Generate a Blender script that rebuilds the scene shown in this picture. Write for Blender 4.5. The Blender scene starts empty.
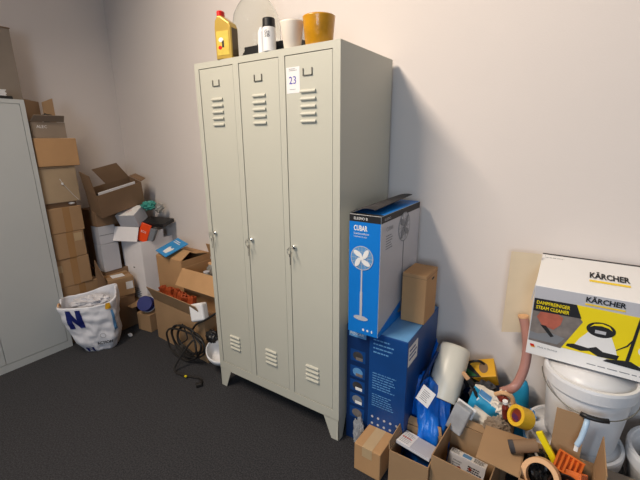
import bpy, bmesh, math, random
from mathutils import Vector, Matrix, noise, Euler
R = math.radians
PI = math.pi
random.seed(4)
SC = bpy.context.scene
COL = SC.collection

# ------------------------------------------------------------------ materials
def mat(name, col, rough=.6, metal=0, var=.06, scale=8, bump=0, bscale=60, trans=0, emit=0, ior=1.45, coat=0, sheen=0):
    m = bpy.data.materials.new(name); m.use_nodes = True
    nt = m.node_tree; n = nt.nodes; l = nt.links
    b = n['Principled BSDF']
    b.inputs['Roughness'].default_value = rough
    b.inputs['Metallic'].default_value = metal
    b.inputs['IOR'].default_value = ior
    b.inputs['Transmission Weight'].default_value = trans
    b.inputs['Coat Weight'].default_value = coat
    b.inputs['Sheen Weight'].default_value = sheen
    tc = n.new('ShaderNodeTexCoord')
    nz = n.new('ShaderNodeTexNoise'); nz.inputs['Scale'].default_value = scale; nz.inputs['Detail'].default_value = 4
    l.new(tc.outputs['Object'], nz.inputs['Vector'])
    cr = n.new('ShaderNodeValToRGB')
    c = Vector(col[:3])
    cr.color_ramp.elements[0].position = .3; cr.color_ramp.elements[1].position = .7
    cr.color_ramp.elements[0].color = (*(c * (1 - var)), 1)
    cr.color_ramp.elements[1].color = (*[min(1, x * (1 + var)) for x in c], 1)
    l.new(nz.outputs['Fac'], cr.inputs['Fac'])
    l.new(cr.outputs['Color'], b.inputs['Base Color'])
    if bump:
        n2 = n.new('ShaderNodeTexNoise'); n2.inputs['Scale'].default_value = bscale; n2.inputs['Detail'].default_value = 3
        l.new(tc.outputs['Object'], n2.inputs['Vector'])
        bp = n.new('ShaderNodeBump'); bp.inputs['Strength'].default_value = bump; bp.inputs['Distance'].default_value = .004
        l.new(n2.outputs['Fac'], bp.inputs['Height']); l.new(bp.outputs['Normal'], b.inputs['Normal'])
    return m

def srgb(r, g, b):
    f = lambda c: (c / 255 / 12.92) if c / 255 <= .04045 else ((c / 255 + .055) / 1.055) ** 2.4
    return (f(r), f(g), f(b))

def carpet_mat():
    m = mat('carpet', (0.026, 0.024, 0.026), .95, var=.0, sheen=.1)
    nt = m.node_tree; n = nt.nodes; l = nt.links; b = n['Principled BSDF']
    tc = n.new('ShaderNodeTexCoord')
    a = n.new('ShaderNodeTexNoise'); a.inputs['Scale'].default_value = 150; a.inputs['Detail'].default_value = 6
    l.new(tc.outputs['Object'], a.inputs['Vector'])
    cr = n.new('ShaderNodeValToRGB')
    cr.color_ramp.elements[0].position = .40; cr.color_ramp.elements[0].color = (.009, .009, .011, 1)
    cr.color_ramp.elements[1].position = .64; cr.color_ramp.elements[1].color = (.036, .035, .040, 1)
    l.new(a.outputs['Fac'], cr.inputs['Fac']); l.new(cr.outputs['Color'], b.inputs['Base Color'])
    bp = n.new('ShaderNodeBump'); bp.inputs['Strength'].default_value = .5; bp.inputs['Distance'].default_value = .006
    l.new(a.outputs['Fac'], bp.inputs['Height']); l.new(bp.outputs['Normal'], b.inputs['Normal'])
    return m

M = {}
M['wall'] = mat('wall_paint', (.72, .655, .615), .9, var=.015, scale=1.5, bump=.12, bscale=220)
M['ceil'] = mat('ceiling_paint', (.42, .41, .40), .9, var=.02)  # unseen ceiling, greyed to cut bounced light
M['wall_dark'] = mat('unseen_wall_dark', (.20, .20, .21), .9, var=.02)  # unseen right and front walls, toned dark to cut bounced light
M['carpet'] = carpet_mat()
M['locker'] = mat('locker_enamel', (.515, .505, .43), .42, var=.015, scale=3, bump=.03, bscale=90)
M['locker_side'] = mat('locker_side_enamel', (.50, .50, .445), .42, var=.015, scale=3)
M['cab'] = mat('cabinet_enamel', (.49, .505, .50), .45, var=.015, scale=3)
M['dark'] = mat('dark_gap', (.02, .02, .02), .8)
M['chrome'] = mat('chrome', (.75, .74, .72), .2, metal=1, var=.02)
M['slot'] = mat('wire_grey', (.22, .21, .18), .4, metal=.6)
def cardboard(n, c): return mat(n, c, .82, var=.07, scale=6, bump=.1, bscale=35)
M['card'] = cardboard('cardboard', srgb(160, 128, 94))
M['card_pale'] = cardboard('pale_cardboard', srgb(166, 144, 116))
M['card_warm'] = cardboard('warm_cardboard', srgb(180, 140, 98))
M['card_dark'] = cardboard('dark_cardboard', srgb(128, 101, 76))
M['card_grey'] = cardboard('grey_cardboard', srgb(140, 124, 108))
M['tape'] = mat('packing_tape', srgb(158, 120, 80), .25, var=.05)
M['tape_clear'] = mat('beige_tape', srgb(186, 160, 124), .3, var=.05)
M['white'] = mat('white_print', srgb(232, 230, 228), .5, var=.015)
M['whitebox'] = mat('white_board', srgb(240, 236, 236), .55, var=.03)
M['greybox'] = mat('grey_board', srgb(186, 186, 192), .5, var=.02)
M['paper'] = mat('paper', srgb(226, 224, 224), .7, var=.03)
M['plastic_w'] = mat('white_plastic', srgb(226, 226, 228), .35, var=.015, scale=3)
M['black'] = mat('black_plastic', (.012, .012, .013), .4)
M['rubber'] = mat('black_rubber', (.016, .014, .013), .5, bump=.1)
M['ink'] = mat('black_ink', (.012, .012, .014), .6)
M['greyink'] = mat('grey_ink', (.20, .21, .23), .6)
M['blue'] = mat('blue_print', srgb(14, 118, 205), .4, var=.05, scale=5)
M['navy'] = mat('navy_print', srgb(18, 66, 128), .4, var=.12, scale=5)
M['navy_d'] = mat('dark_navy_print', srgb(12, 44, 92), .4, var=.15, scale=8)
M['skyblue'] = mat('sky_blue_print', srgb(96, 150, 200), .4, var=.15, scale=9)
M['cyan'] = mat('cyan_print', srgb(36, 146, 190), .5, var=.1)
M['bagblue'] = mat('blue_plastic_film', srgb(14, 104, 205), .28, var=.15, scale=12, bump=.5, bscale=28)
M['yellow'] = mat('yellow_print', srgb(238, 214, 20), .45, var=.02)
M['logo_yellow'] = mat('logo_yellow', srgb(240, 205, 40), .45, var=.02)
M['amber'] = mat('amber_print', srgb(222, 166, 40), .45, var=.08)
M['orange'] = mat('orange_plastic', srgb(232, 74, 20), .4, var=.06)
M['orange_d'] = mat('orange_parts', srgb(206, 100, 34), .4, var=.25, scale=30)
M['clip'] = mat('orange_clip', srgb(168, 76, 40), .5, var=.35, scale=40)
M['red'] = mat('red_plastic', srgb(205, 28, 22), .35)
M['gold'] = mat('gold_bottle', srgb(205, 170, 82), .3, metal=.35, var=.05)
M['gold_lab'] = mat('gold_label', srgb(214, 186, 84), .35, var=.12, scale=30)
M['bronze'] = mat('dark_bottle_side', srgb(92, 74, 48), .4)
M['mustard'] = mat('mustard_glaze', srgb(196, 138, 22), .3, var=.12, scale=18, bump=.5, bscale=26, coat=.3)
M['pot_w'] = mat('white_ceramic', srgb(226, 216, 202), .5, var=.02, bump=.08, bscale=90)
M['teal'] = mat('teal_plastic', srgb(66, 150, 138), .35, var=.1)
M['bag'] = mat('woven_bag_white', srgb(226, 226, 232), .35, var=.04, scale=9, bump=.45, bscale=22)
M['bag_in'] = mat('bag_lining', srgb(206, 204, 208), .3, var=.08, bump=.5, bscale=18)
M['bagnavy'] = mat('navy_ink', srgb(26, 38, 108), .45, var=.06)
M['roll'] = mat('white_vinyl_roll', srgb(222, 218, 204), .35, var=.015)
M['pipe'] = mat('pink_hose', srgb(176, 128, 118), .35, var=.06, bump=.2, bscale=40)
M['brownred'] = mat('brown_red', srgb(120, 44, 30), .4, var=.25, scale=30)
M['tan'] = mat('masking_tape', srgb(216, 170, 126), .55, var=.05)
M['tape_y'] = mat('yellow_tape', srgb(222, 176, 44), .35, var=.05)
M['clearfilm'] = mat('clear_film', srgb(190, 192, 196), .18, var=.15, scale=20, trans=.35, bump=.6, bscale=30)
M['green'] = mat('green_print', srgb(30, 90, 50), .4)
M['cloth_w'] = mat('white_rag', srgb(224, 214, 200), .85, var=.12, scale=14, bump=.6, bscale=18)
M['grey_d'] = mat('dark_grey_fabric', srgb(58, 56, 58), .8, var=.3, scale=22, bump=.5, bscale=25)
M['blind'] = mat('panel_beige', srgb(136, 124, 112), .7, var=.03)
M['skin'] = mat('printed_skin_tone', srgb(176, 96, 78), .5, var=.2, scale=26)
M['picgrey'] = mat('printed_grey_scene', srgb(120, 112, 108), .5, var=.3, scale=22)
M['bubble'] = mat('grey_translucent', srgb(176, 174, 168), .15, var=.25, scale=25, trans=.4, bump=.7, bscale=35)
M['purple'] = mat('violet_ink', srgb(70, 60, 170), .5)
def glass_mat():
    m = mat('clear_glass', (.93, .95, .93), .03, trans=1, var=0, ior=1.12)
    return m
M['glass'] = glass_mat()

# ------------------------------------------------------------------ helpers
def props(o, label=None, cat=None, group=None, kind=None):
    if label: o['label'] = label
    if cat: o['category'] = cat
    if group: o['group'] = group
    if kind: o['kind'] = kind
    return o

def thing(name, label, cat, loc=(0, 0, 0), rot=(0, 0, 0), group=None):
    o = bpy.data.objects.new(name, None); COL.objects.link(o)
    o.empty_display_size = .05
    o.location = loc
    o.rotation_euler = rot if not isinstance(rot, (int, float)) else (0, 0, rot)
    return props(o, label, cat, group)

def obj(name, bm, m, parent=None, bev=0, smooth=False, loc=None, rot=None, seg=2):
    bmesh.ops.recalc_face_normals(bm, faces=bm.faces[:])
    me = bpy.data.meshes.new(name); bm.to_mesh(me); bm.free()
    o = bpy.data.objects.new(name, me); COL.objects.link(o)
    for mm in (m if isinstance(m, (list, tuple)) else [m]): me.materials.append(mm)
    if smooth:
        for p in me.polygons: p.use_smooth = True
    if bev:
        md = o.modifiers.new('bevel', 'BEVEL'); md.width = bev; md.segments = seg; md.limit_method = 'ANGLE'; md.angle_limit = R(40)
    if parent: o.parent = parent
    if loc is not None: o.location = loc
    if rot is not None: o.rotation_euler = rot
    return o

def B(*boxes, bm=None):
    bm = bm or bmesh.new()
    for (x0, x1, y0, y1, z0, z1) in boxes:
        v = [bm.verts.new(p) for p in ((x0, y0, z0), (x1, y0, z0), (x1, y1, z0), (x0, y1, z0), (x0, y0, z1), (x1, y0, z1), (x1, y1, z1), (x0, y1, z1))]
        for f in ((0, 3, 2, 1), (4, 5, 6, 7), (0, 1, 5, 4), (1, 2, 6, 5), (2, 3, 7, 6), (3, 0, 4, 7)):
            bm.faces.new([v[i] for i in f])
    return bm

def lathe(prof, n=40, bm=None, center=(0, 0, 0), sx=1, sy=1):
    bm = bm or bmesh.new(); rings = []
    for (r, z) in prof:
        if r < 1e-5: rings.append([bm.verts.new((center[0], center[1], center[2] + z))])
        else: rings.append([bm.verts.new((center[0] + sx * r * math.cos(2 * PI * i / n), center[1] + sy * r * math.sin(2 * PI * i / n), center[2] + z)) for i in range(n)])
    for a, b in zip(rings, rings[1:]):
        for i in range(n):
            j = (i + 1) % n
            if len(a) == 1 and len(b) == 1: continue
            if len(a) == 1: bm.faces.new((a[0], b[i], b[j]))
            elif len(b) == 1: bm.faces.new((a[i], a[j], b[0]))
            else: bm.faces.new((a[i], a[j], b[j], b[i]))
    return bm

def tube(pts, r, n=10, bm=None, rad=None):
    bm = bm or bmesh.new(); pts = [Vector(p) for p in pts]; prev = None; rings = []
    for i, p in enumerate(pts):
        t = (pts[min(i + 1, len(pts) - 1)] - pts[max(i - 1, 0)]).normalized()
        if prev is None: a = t.orthogonal().normalized()
        else: a = (prev - t * prev.dot(t)).normalized()
        prev = a; b = t.cross(a); rr = rad[i] if rad else r
        rings.append([bm.verts.new(p + rr * (a * math.cos(2 * PI * k / n) + b * math.sin(2 * PI * k / n))) for k in range(n)])
    for a, b in zip(rings, rings[1:]):
        for k in range(n): bm.faces.new((a[k], a[(k + 1) % n], b[(k + 1) % n], b[k]))
    bm.faces.new(rings[0]); bm.faces.new(rings[-1][::-1])
    return bm

def spline(cp, n=8):
    cp = [Vector(p) for p in cp]; out = []
    for i in range(len(cp) - 1):
        p0 = cp[max(i - 1, 0)]; p1 = cp[i]; p2 = cp[i + 1]; p3 = cp[min(i + 2, len(cp) - 1)]
        for k in range(n):
            t = k / n
            out.append(.5 * ((2 * p1) + (p2 - p0) * t + (2 * p0 - 5 * p1 + 4 * p2 - p3) * t * t + (3 * p1 - p0 - 3 * p2 + p3) * t ** 3))
    out.append(cp[-1]); return out

def sheet(fn, nu, nv, th=.0015, bm=None):
    """curved sheet with thickness, fn(u,v)->point"""
    bm = bm or bmesh.new()
    P = [[Vector(fn(i / nu, j / nv)) for j in range(nv + 1)] for i in range(nu + 1)]
    N = [[None] * (nv + 1) for _ in range(nu + 1)]
    for i in range(nu + 1):
        for j in range(nv + 1):
            a = P[min(i + 1, nu)][j] - P[max(i - 1, 0)][j]; b = P[i][min(j + 1, nv)] - P[i][max(j - 1, 0)]
            N[i][j] = a.cross(b).normalized() if a.cross(b).length > 1e-12 else Vector((0, 0, 1))
    A = [[bm.verts.new(P[i][j]) for j in range(nv + 1)] for i in range(nu + 1)]
    C = [[bm.verts.new(P[i][j] - N[i][j] * th) for j in range(nv + 1)] for i in range(nu + 1)]
    for i in range(nu):
        for j in range(nv):
            bm.faces.new((A[i][j], A[i + 1][j], A[i + 1][j + 1], A[i][j + 1]))
            bm.faces.new((C[i][j], C[i][j + 1], C[i + 1][j + 1], C[i + 1][j]))
    for i in range(nu):
        bm.faces.new((A[i][0], C[i][0], C[i + 1][0], A[i + 1][0])); bm.faces.new((A[i][nv], A[i + 1][nv], C[i + 1][nv], C[i][nv]))
    for j in range(nv):
        bm.faces.new((A[0][j], A[0][j + 1], C[0][j + 1], C[0][j])); bm.faces.new((A[nu][j], C[nu][j], C[nu][j + 1], A[nu][j + 1]))
    return bm

def blob(sx, sy, sz, amp=.2, fr=3., seed=0, sub=4, flat=None):
    bm = bmesh.new(); bmesh.ops.create_icosphere(bm, subdivisions=sub, radius=1)
    off = Vector((seed * 3.1, seed * 1.7, seed))
    for v in bm.verts:
        p = v.co.normalized()
        k = 1 + amp * (noise.noise(p * fr + off) + .55 * abs(noise.noise(p * fr * 2.3 + off)) * 2 - .5 + .3 * noise.noise(p * fr * 5 + off))
        q = Vector((p.x * sx, p.y * sy, p.z * sz)) * k
        if flat is not None: q.z = max(q.z, flat)
        v.co = q
    return bm

class Face:
    """flat printing on a face: origin, u and v directions (unit), printed as very thin plates just above it"""
    def __init__(s, o, u, v): s.o = Vector(o); s.u = Vector(u).normalized(); s.v = Vector(v).normalized(); s.n = s.u.cross(s.v).normalized()
    def p(s, a, b, z=.0008): return s.o + s.u * a + s.v * b + s.n * z
    def poly(s, pts, z=.0008, bm=None):
        bm = bm or bmesh.new()
        t = [bm.verts.new(s.p(a, b, z)) for a, b in pts]; q = [bm.verts.new(s.p(a, b, z - .0006)) for a, b in pts]
        bm.faces.new(t); bm.faces.new(q[::-1]); n = len(pts)
        for i in range(n): bm.faces.new((t[i], q[i], q[(i + 1) % n], t[(i + 1) % n]))
        return bm
    def rect(s, a0, a1, b0, b1, z=.0008, bm=None): return s.poly([(a0, b0), (a1, b0), (a1, b1), (a0, b1)], z, bm)
    def ell(s, a, b, ra, rb, z=.0008, bm=None, n=28, rot=0):
        c, q = math.cos(rot), math.sin(rot)
        return s.poly([(a + ra * math.cos(t) * c - rb * math.sin(t) * q, b + ra * math.cos(t) * q + rb * math.sin(t) * c) for t in [2 * PI * i / n for i in range(n)]], z, bm)
    def ring(s, a, b, r0, r1, z=.0008, bm=None, n=28):
        bm = bm or bmesh.new(); A = []; C = []
        for i in range(n):
            t = 2 * PI * i / n
            A.append(bm.verts.new(s.p(a + r0 * math.cos(t), b + r0 * math.sin(t), z))); C.append(bm.verts.new(s.p(a + r1 * math.cos(t), b + r1 * math.sin(t), z)))
        for i in range(n): bm.faces.new((A[i], C[i], C[(i + 1) % n], A[(i + 1) % n]))
        return bm
    def text(s, body, a, b, h, m, parent, name='printed_lettering', width=None, bold=0, z=.0012, rot=0, fn=None):
        cu = bpy.data.curves.new('t', 'FONT'); cu.body = body; cu.size = 1; cu.offset = bold; cu.resolution_u = 2
        to = bpy.data.objects.new('t', cu); COL.objects.link(to)
        bpy.context.view_layer.update()
        me = bpy.data.meshes.new_from_object(to.evaluated_get(bpy.context.evaluated_depsgraph_get()))
        bpy.data.objects.remove(to)
        xs = [v.co.x for v in me.vertices]; ys = [v.co.y for v in me.vertices]
        x0, x1, y0 = min(xs), max(xs), 0; H = .72
        kx = (width / (x1 - x0)) if width else h / H; ky = h / H
        c, q = math.cos(rot), math.sin(rot)
        for v in me.vertices:
            x = (v.co.x - x0) * kx; y = v.co.y * ky
            X = a + x * c - y * q; Y = b + x * q + y * c
            v.co = fn(X, Y) if fn else s.p(X, Y, z)
        me.materials.append(m)
        o = bpy.data.objects.new(name, me); COL.objects.link(o); o.parent = parent
        return o

def lines_bm(F, a0, a1, b0, b1, n, th, seed=1, z=.0009):
    """small rows of print too small to read"""
    rr = random.Random(seed); bm = bmesh.new()
    for i in range(n):
        b = b1 - (b1 - b0) * (i + .5) / n; a = a0
        end = a0 + (a1 - a0) * rr.uniform(.7, 1)
        while a < end:
            w = rr.uniform(.06, .2) * (a1 - a0); F.rect(a, min(a + w, end), b - th / 2, b + th / 2, z, bm); a += w + .03 * (a1 - a0)
    return bm

CT = .004
def carton(name, label, loc, rot, w, d, h, m='card', open_=False, flaps=None, tape=True, group=None, cat='cardboard box', inner=None, tapem='tape', tape_axis='y'):
    r = thing(name, label, cat, loc, rot, group)
    mm = M[m]
    if not open_:
        obj('box_body', B((-w / 2, w / 2, -d / 2, d / 2, 0, h)), mm, r, bev=.004)
        if tape:
            if tape_axis == 'y':
                bm = B((-.024, .024, -d / 2 - .001, d / 2 + .001, h - .0005, h + .0007), (-.024, .024, -d / 2 - .0012, -d / 2 + .0005, h - min(.07, h * .35), h), (-.024, .024, d / 2 - .0005, d / 2 + .0012, h - min(.07, h * .35), h))
            else:
                bm = B((-w / 2 - .001, w / 2 + .001, -.024, .024, h - .0005, h + .0007), (w / 2 - .0005, w / 2 + .0012, -.024, .024, h - min(.07, h * .35), h), (w / 2 - .0005, w / 2 + .0012, -.024, .024, 0, min(.07, h * .3)))
            obj('packing_tape', bm, M[tapem], r)
    else:
        obj('box_body', B((-w / 2, w / 2, -d / 2, d / 2, 0, CT), (-w / 2, w / 2, -d / 2, -d / 2 + CT, CT, h), (-w / 2, w / 2, d / 2 - CT, d / 2, CT, h),
                          (-w / 2, -w / 2 + CT, -d / 2 + CT, d / 2 - CT, CT, h), (w / 2 - CT, w / 2, -d / 2 + CT, d / 2 - CT, CT, h)), mm, r)
    for side, (ang, L) in (flaps or {}).items():
        # hinge line along a top edge; ang 0 = straight up, 90 = flat outwards
        a = R(ang)
        if side in 'fb':
            sgn = -1 if side == 'f' else 1
            y0 = sgn * d / 2
            fn = lambda u, v, y0=y0, sgn=sgn: ((u - .5) * (w - .006 - .02 * v), y0 + sgn * (math.sin(a) * L * v), h + math.cos(a) * L * v + .002)
        else:
            sgn = -1 if side == 'l' else 1
            x0 = sgn * w / 2
            fn = lambda u, v, x0=x0, sgn=sgn: (x0 + sgn * math.sin(a) * L * v, (u - .5) * (d - .006 - .02 * v), h + math.cos(a) * L * v + .002)
        obj('flap', sheet(fn, 4, 4, .0035), [mm], r)
    return r

# ------------------------------------------------------------------ room
WY, WX, RX, FY, CH = .52, -2.475, 2.9, -3.4, 3.2
def struct(name, bm, m, bev=0): return props(obj(name, bm, m, bev=bev), kind='structure')
struct('floor', B((WX - .1, RX + .1, FY - .1, WY + .1, -.1, 0)), M['carpet'])
struct('wall_back', B((WX - .1, RX + .1, WY, WY + .1, 0, CH)), M['wall'])
struct('wall_left', B((WX - .1, WX, FY, WY, 0, CH)), M['wall'])
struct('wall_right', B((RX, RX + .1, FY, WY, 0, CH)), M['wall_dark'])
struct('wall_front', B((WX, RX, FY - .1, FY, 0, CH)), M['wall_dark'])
struct('ceiling', B((WX - .1, RX + .1, FY - .1, WY + .1, CH, CH + .1)), M['ceil'])

# ------------------------------------------------------------------ three-door locker
def locker():
    W, D, H = .83, .483, 1.8
    r = thing('metal_locker', 'tall beige grey steel locker with three narrow vented doors, standing against the wall', 'locker', (-W / 2, D / 2, 0))
    x0, x1, y0, y1 = -W / 2, W / 2, -D / 2, D / 2
    zb = .115
    dx = [(-.80, -.567), (-.533, -.299), (-.268, -.034)]
    dx = [(a + W / 2, b + W / 2) for a, b in dx]
    z0, z1 = .168, 1.773
    # shell: sides, top, bottom, back and the front frame
    bm = B((x0, x0 + .003, y0 + .022, y1, zb, H), (x1 - .003, x1, y0 + .022, y1, zb, H), (x0 + .003, x1 - .003, y0 + .022, y1, H - .003, H), (x0 + .003, x1 - .003, y1 - .003, y1, zb, H - .003), (x0 + .003, x1 - .003, y0 + .022, y1 - .003, zb, zb + .003))
    B((x0, dx[0][0], y0, y0 + .022, zb, H), (dx[0][1], dx[1][0], y0, y0 + .022, z0, z1), (dx[1][1], dx[2][0], y0, y0 + .022, z0, z1), (dx[2][1], x1, y0, y0 + .022, zb, H),
      (dx[0][0], dx[2][1], y0, y0 + .022, z1, H), (dx[0][0], dx[2][1], y0, y0 + .022, zb, z0), bm=bm)
    obj('locker_body', bm, M['locker'], r)
    def leg(sx, front):
        # pressed sheet foot: outer corner vertical, inner edge tapering
        xo = x0 if sx < 0 else x1; yo = y0 if front else y1
        s = -sx; t = 1 if front else -1; th = .003; bm = bmesh.new()
        wt, wb = .088, .042
        for pl in (0, 1):
            if pl == 0:
                pts = [(0, zb + .002), (wt, zb + .002), (wb, 0), (0, 0)]
                fr = [bm.verts.new((xo + s * a, yo, z)) for a, z in pts]; bk = [bm.verts.new((xo + s * a, yo + t * th, z)) for a, z in pts]
            else:
                pts = [(0, zb + .002), (.075, zb + .002), (.036, 0), (0, 0)]
                fr = [bm.verts.new((xo, yo + t * a, z)) for a, z in pts]; bk = [bm.verts.new((xo + s * th, yo + t * a, z)) for a, z in pts]
            bm.faces.new(fr); bm.faces.new(bk[::-1])
            for i in range(4): bm.faces.new((fr[i], bk[i], bk[(i + 1) % 4], fr[(i + 1) % 4]))
        obj('leg', bm, M['locker'], r)
    for sx in (-1, 1):
        for fr in (True, False): leg(sx, fr)
    for i, (a, b) in enumerate(dx):
        g = .0028
        d = obj('door', B((a + g, b - g, y0 + .0015, y0 + .019, z0 + g, z1 - g)), M['locker'], r, bev=.0015)
        obj('door_gap', B((a, b, y0 + .019, y0 + .021, z0, z1)), M['dark'], d)
        c = (a + b) / 2
        def louvres(zs):
            bm = bmesh.new()
            for z in zs:
                n = 8; wv = .038
                prof = [(0, 0), (-.006, -.003), (-.009, -.008), (-.008, -.012), (0, -.0135)]
                L = [[bm.verts.new((c + sx * (wv if 0 < k < 4 else wv - .003), y0 + .0015 + p[0], z + p[1])) for k, p in enumerate(prof)] for sx in (-1, 1)]
                for k in range(4): bm.faces.new((L[0][k], L[1][k], L[1][k + 1], L[0][k + 1]))
                bm.faces.new(L[0]); bm.faces.new(L[1][::-1])
            return bm
        obj('vent', louvres([1.637 - .029 * k for k in range(5)]), M['locker'], d)
        obj('vent', louvres([.368 - .024 * k for k in range(4)]), M['locker'], d)
        # wire name holder
        h0, h1, zz0, zz1 = c - .024, c + .022, 1.688, 1.716
        obj('card_holder', B((h0, h0 + .003, y0 - .003, y0 + .002, zz0, zz1), (h1 - .003, h1, y0 - .003, y0 + .002, zz0, zz1 ), (h0, h1, y0 - .003, y0 + .002, zz0, zz0 + .003)), M['slot'], d)
        # cam lock with key
        lx = a + .028; lz = .962
        bm = bmesh.new()
        lathe([(0, -.006), (.0095, -.006), (.0095, .006), (.006, .009), (0, .009)], 20, bm)
        bm.transform(Matrix.Translation((lx, y0 - .004, lz)) @ Matrix.Rotation(R(90), 4, 'X'))
        B((lx - .0012, lx + .0012, y0 - .034, y0 - .012, lz - .004, lz + .004), bm=bm)
        obj('lock', bm, M['chrome'], d, smooth=False)
        bm = bmesh.new(); lathe([(0, -.001), (.011, -.001), (.011, .001), (0, .001)], 20, bm)
        bm.transform(Matrix.Translation((lx - .001, y0 - .036, lz)) @ Matrix.Rotation(R(90), 4, 'Y'))
        B((lx - .016, lx - .012, y0 - .02, y0 - .0185, lz - .085, lz - .045), (lx - .018, lx - .010, y0 - .021, y0 - .018, lz - .045, lz - .030), bm=bm)
        tube([(lx - .014 + .012 * math.sin(t), y0 - .024, lz - .018 + .016 * math.cos(t)) for t in [2 * PI * k / 18 for k in range(19)]], .0011, 6, bm)
        obj('key', bm, M['chrome'], d)
    F = Face((-.26 + W / 2, y0 + .0015, 1.626), (1, 0, 0), (0, 0, 1))
    lab = obj('paper_label', F.rect(0, .068, 0, .1), M['paper'], r)
    lab['label'] = 'white paper label with the handwritten number 23'
    obj('printed_lettering', lines_bm(F, .014, .056, .084, .096, 2, .002, 3, .0014), M['greyink'], lab)
    F.text('23', .014, .036, .03, M['purple'], lab, width=.036, z=.0016)
    obj('printed_lettering', lines_bm(F, .016, .05, .012, .018, 1, .0015, 5, .0014), M['greyink'], lab)
locker()

# ------------------------------------------------------------------ things on top of the locker
def top_things():
    z = 1.8
    # oil bottle
    r = thing('oil_bottle', 'gold plastic oil bottle with red screw cap, leftmost thing on top of the locker', 'bottle', (-.622, .03, z), R(10))
    pts = [(-.058, 0), (.05, 0), (.055, .01), (.055, .165), (.046, .185), (-.012, .225), (-.036, .228), (-.054, .205), (-.06, .17)]
    def ext(pts, y0, y1, ins=.004):
        bm = bmesh.new()
        rings = [(y0, .95), (y0 + .008, 1), (y1 - .008, 1), (y1, .95)]
        cx = 0; cz = .11; R_ = []
        for y, k in rings: R_.append([bm.verts.new((cx + (a - cx) * k, y, cz + (b - cz) * (k if b > .001 else 1))) for a, b in pts])
        for A, C in zip(R_, R_[1:]):
            for i in range(len(pts)): bm.faces.new((A[i], A[(i + 1) % len(pts)], C[(i + 1) % len(pts)], C[i]))
        bm.faces.new(R_[0]); bm.faces.new(R_[-1][::-1]); return bm
    r.scale = (.78, .98, .80)
    obj('bottle_body', ext(pts, -.03, .03), M['gold'], r, bev=.004)
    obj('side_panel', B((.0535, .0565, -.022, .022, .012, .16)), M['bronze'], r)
    F = Face((-.045, -.0305, .02), (1, 0, 0), (0, 0, 1))
    lb = obj('bottle_label', F.rect(0, .085, 0, .125), M['gold_lab'], r)
    obj('printed_emblem', F.ell(.03, .08, .016, .012, .0014), M['white'], lb)
    obj('printed_emblem', F.rect(.036, .05, .04, .075, .0014), M['ink'], lb)
    obj('printed_emblem', F.ell(.022, .04, .013, .01, .0014), M['red'], lb)
    obj('cap', lathe([(0, .215), (.019, .215), (.021, .222), (.021, .25), (.017, .255), (0, .255)], 24, center=(-.034, 0, 0)), M['red'], r)
    # demijohn
    r = thing('glass_jar', 'large clear glass demijohn with dark contents at its bottom, on top of the locker', 'glass bottle', (-.60, .21, z))
    r.scale = (.86, .86, 1)
    prof = [(0, .004), (.095, .004), (.112, .02), (.126, .07), (.136, .13), (.137, .17), (.126, .22), (.100, .262), (.062, .30), (.036, .33), (.032, .39), (.038, .40)]
    inner = [(rr - .003, zz) for rr, zz in reversed(prof[1:])]
    obj('jar_glass', lathe(prof + inner + [(0, .01)], 56), M['glass'], r, smooth=True)
    obj('jar_contents', blob(.085, .085, .05, .25, 3, 7, 4, flat=-.018), M['grey_d'], r, loc=(0, 0, .032), smooth=True)
    r = thing('black_tray', 'low black tray holding crumpled packaging in front of the glass demijohn', 'tray', (-.42, .09, z))
    obj('tray_body', B((-.13, .17, -.025, .035, 0, .004), (-.13, .17, -.025, -.021, .004, .05), (-.13, .17, .031, .035, .004, .05), (-.13, -.126, -.02, .03, .004, .05), (.166, .17, -.02, .03, .004, .05)), M['black'], r)
    for k, (x, s, c) in enumerate(((-.05, .03, 'bubble'), (-.01, .026, 'grey_d'))):
        b = obj('crumpled_wrapper', blob(s, .022, .026, .5, 4, k + 2, 3), M[c], r, loc=(x, .005, .05), smooth=False)
    # spray can
    r = thing('spray_can', 'white spray can with black cap standing on the locker in front of the demijohn', 'spray can', (-.362, .022, z), R(20))
    r.scale = (.95, .95, .66)
    obj('can_body', lathe([(0, 0), (.026, 0), (.0285, .004), (.0285, .14), (.022, .152), (0, .152)], 32), M['white'], r, smooth=False)
    obj('cap', lathe([(0, .142), (.027, .142), (.0285, .146), (.0275, .192), (.025, .196), (0, .196)], 32), M['black'], r)
    def canfn(X, Y):
        a = X / .0285 - PI / 2 - .5
        return Vector((.0294 * math.cos(a), .0294 * math.sin(a), Y))
    F = Face((0, 0, 0), (1, 0, 0), (0, 0, 1))
    for k, (t, zz, h) in enumerate((('Ga', .105, .018), ('SB', .083, .02))):
        F.text(t, .002, zz, h, M['ink'], r, width=.024, fn=canfn)
    r = thing('white_flask', 'small white plastic bottle partly hidden behind the spray can', 'bottle', (-.43, .052, z))
    r.scale = (.8, .8, .8)
    obj('bottle_body', lathe([(0, 0), (.02, 0), (.022, .004), (.022, .115), (.012, .13), (.012, .14), (0, .14)], 24), M['plastic_w'], r)
    # pots
    r = thing('plant_pot', 'tapered white flower pot standing left of the mustard pot on the locker', 'plant pot', (-.262, .05, z))
    r.scale = (.80, .80, .78)
    obj('pot_body', lathe([(0, 0), (.04, 0), (.043, .004), (.06, .128), (.061, .135), (.057, .135), (.052, .12), (.04, .01), (0, .01)], 48), M['pot_w'], r, smooth=True)
    r = thing('plant_pot', 'glossy mustard yellow flower pot with dimpled glaze, rightmost on the locker', 'plant pot', (-.142, .07, z))
    r.scale = (.86, .86, .72)
    obj('pot_body', lathe([(0, 0), (.060, 0), (.064, .005), (.075, .145), (.076, .152), (.071, .152), (.067, .13), (.058, .012), (0, .012)], 48), M['mustard'], r, smooth=True)
top_things()

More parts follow.
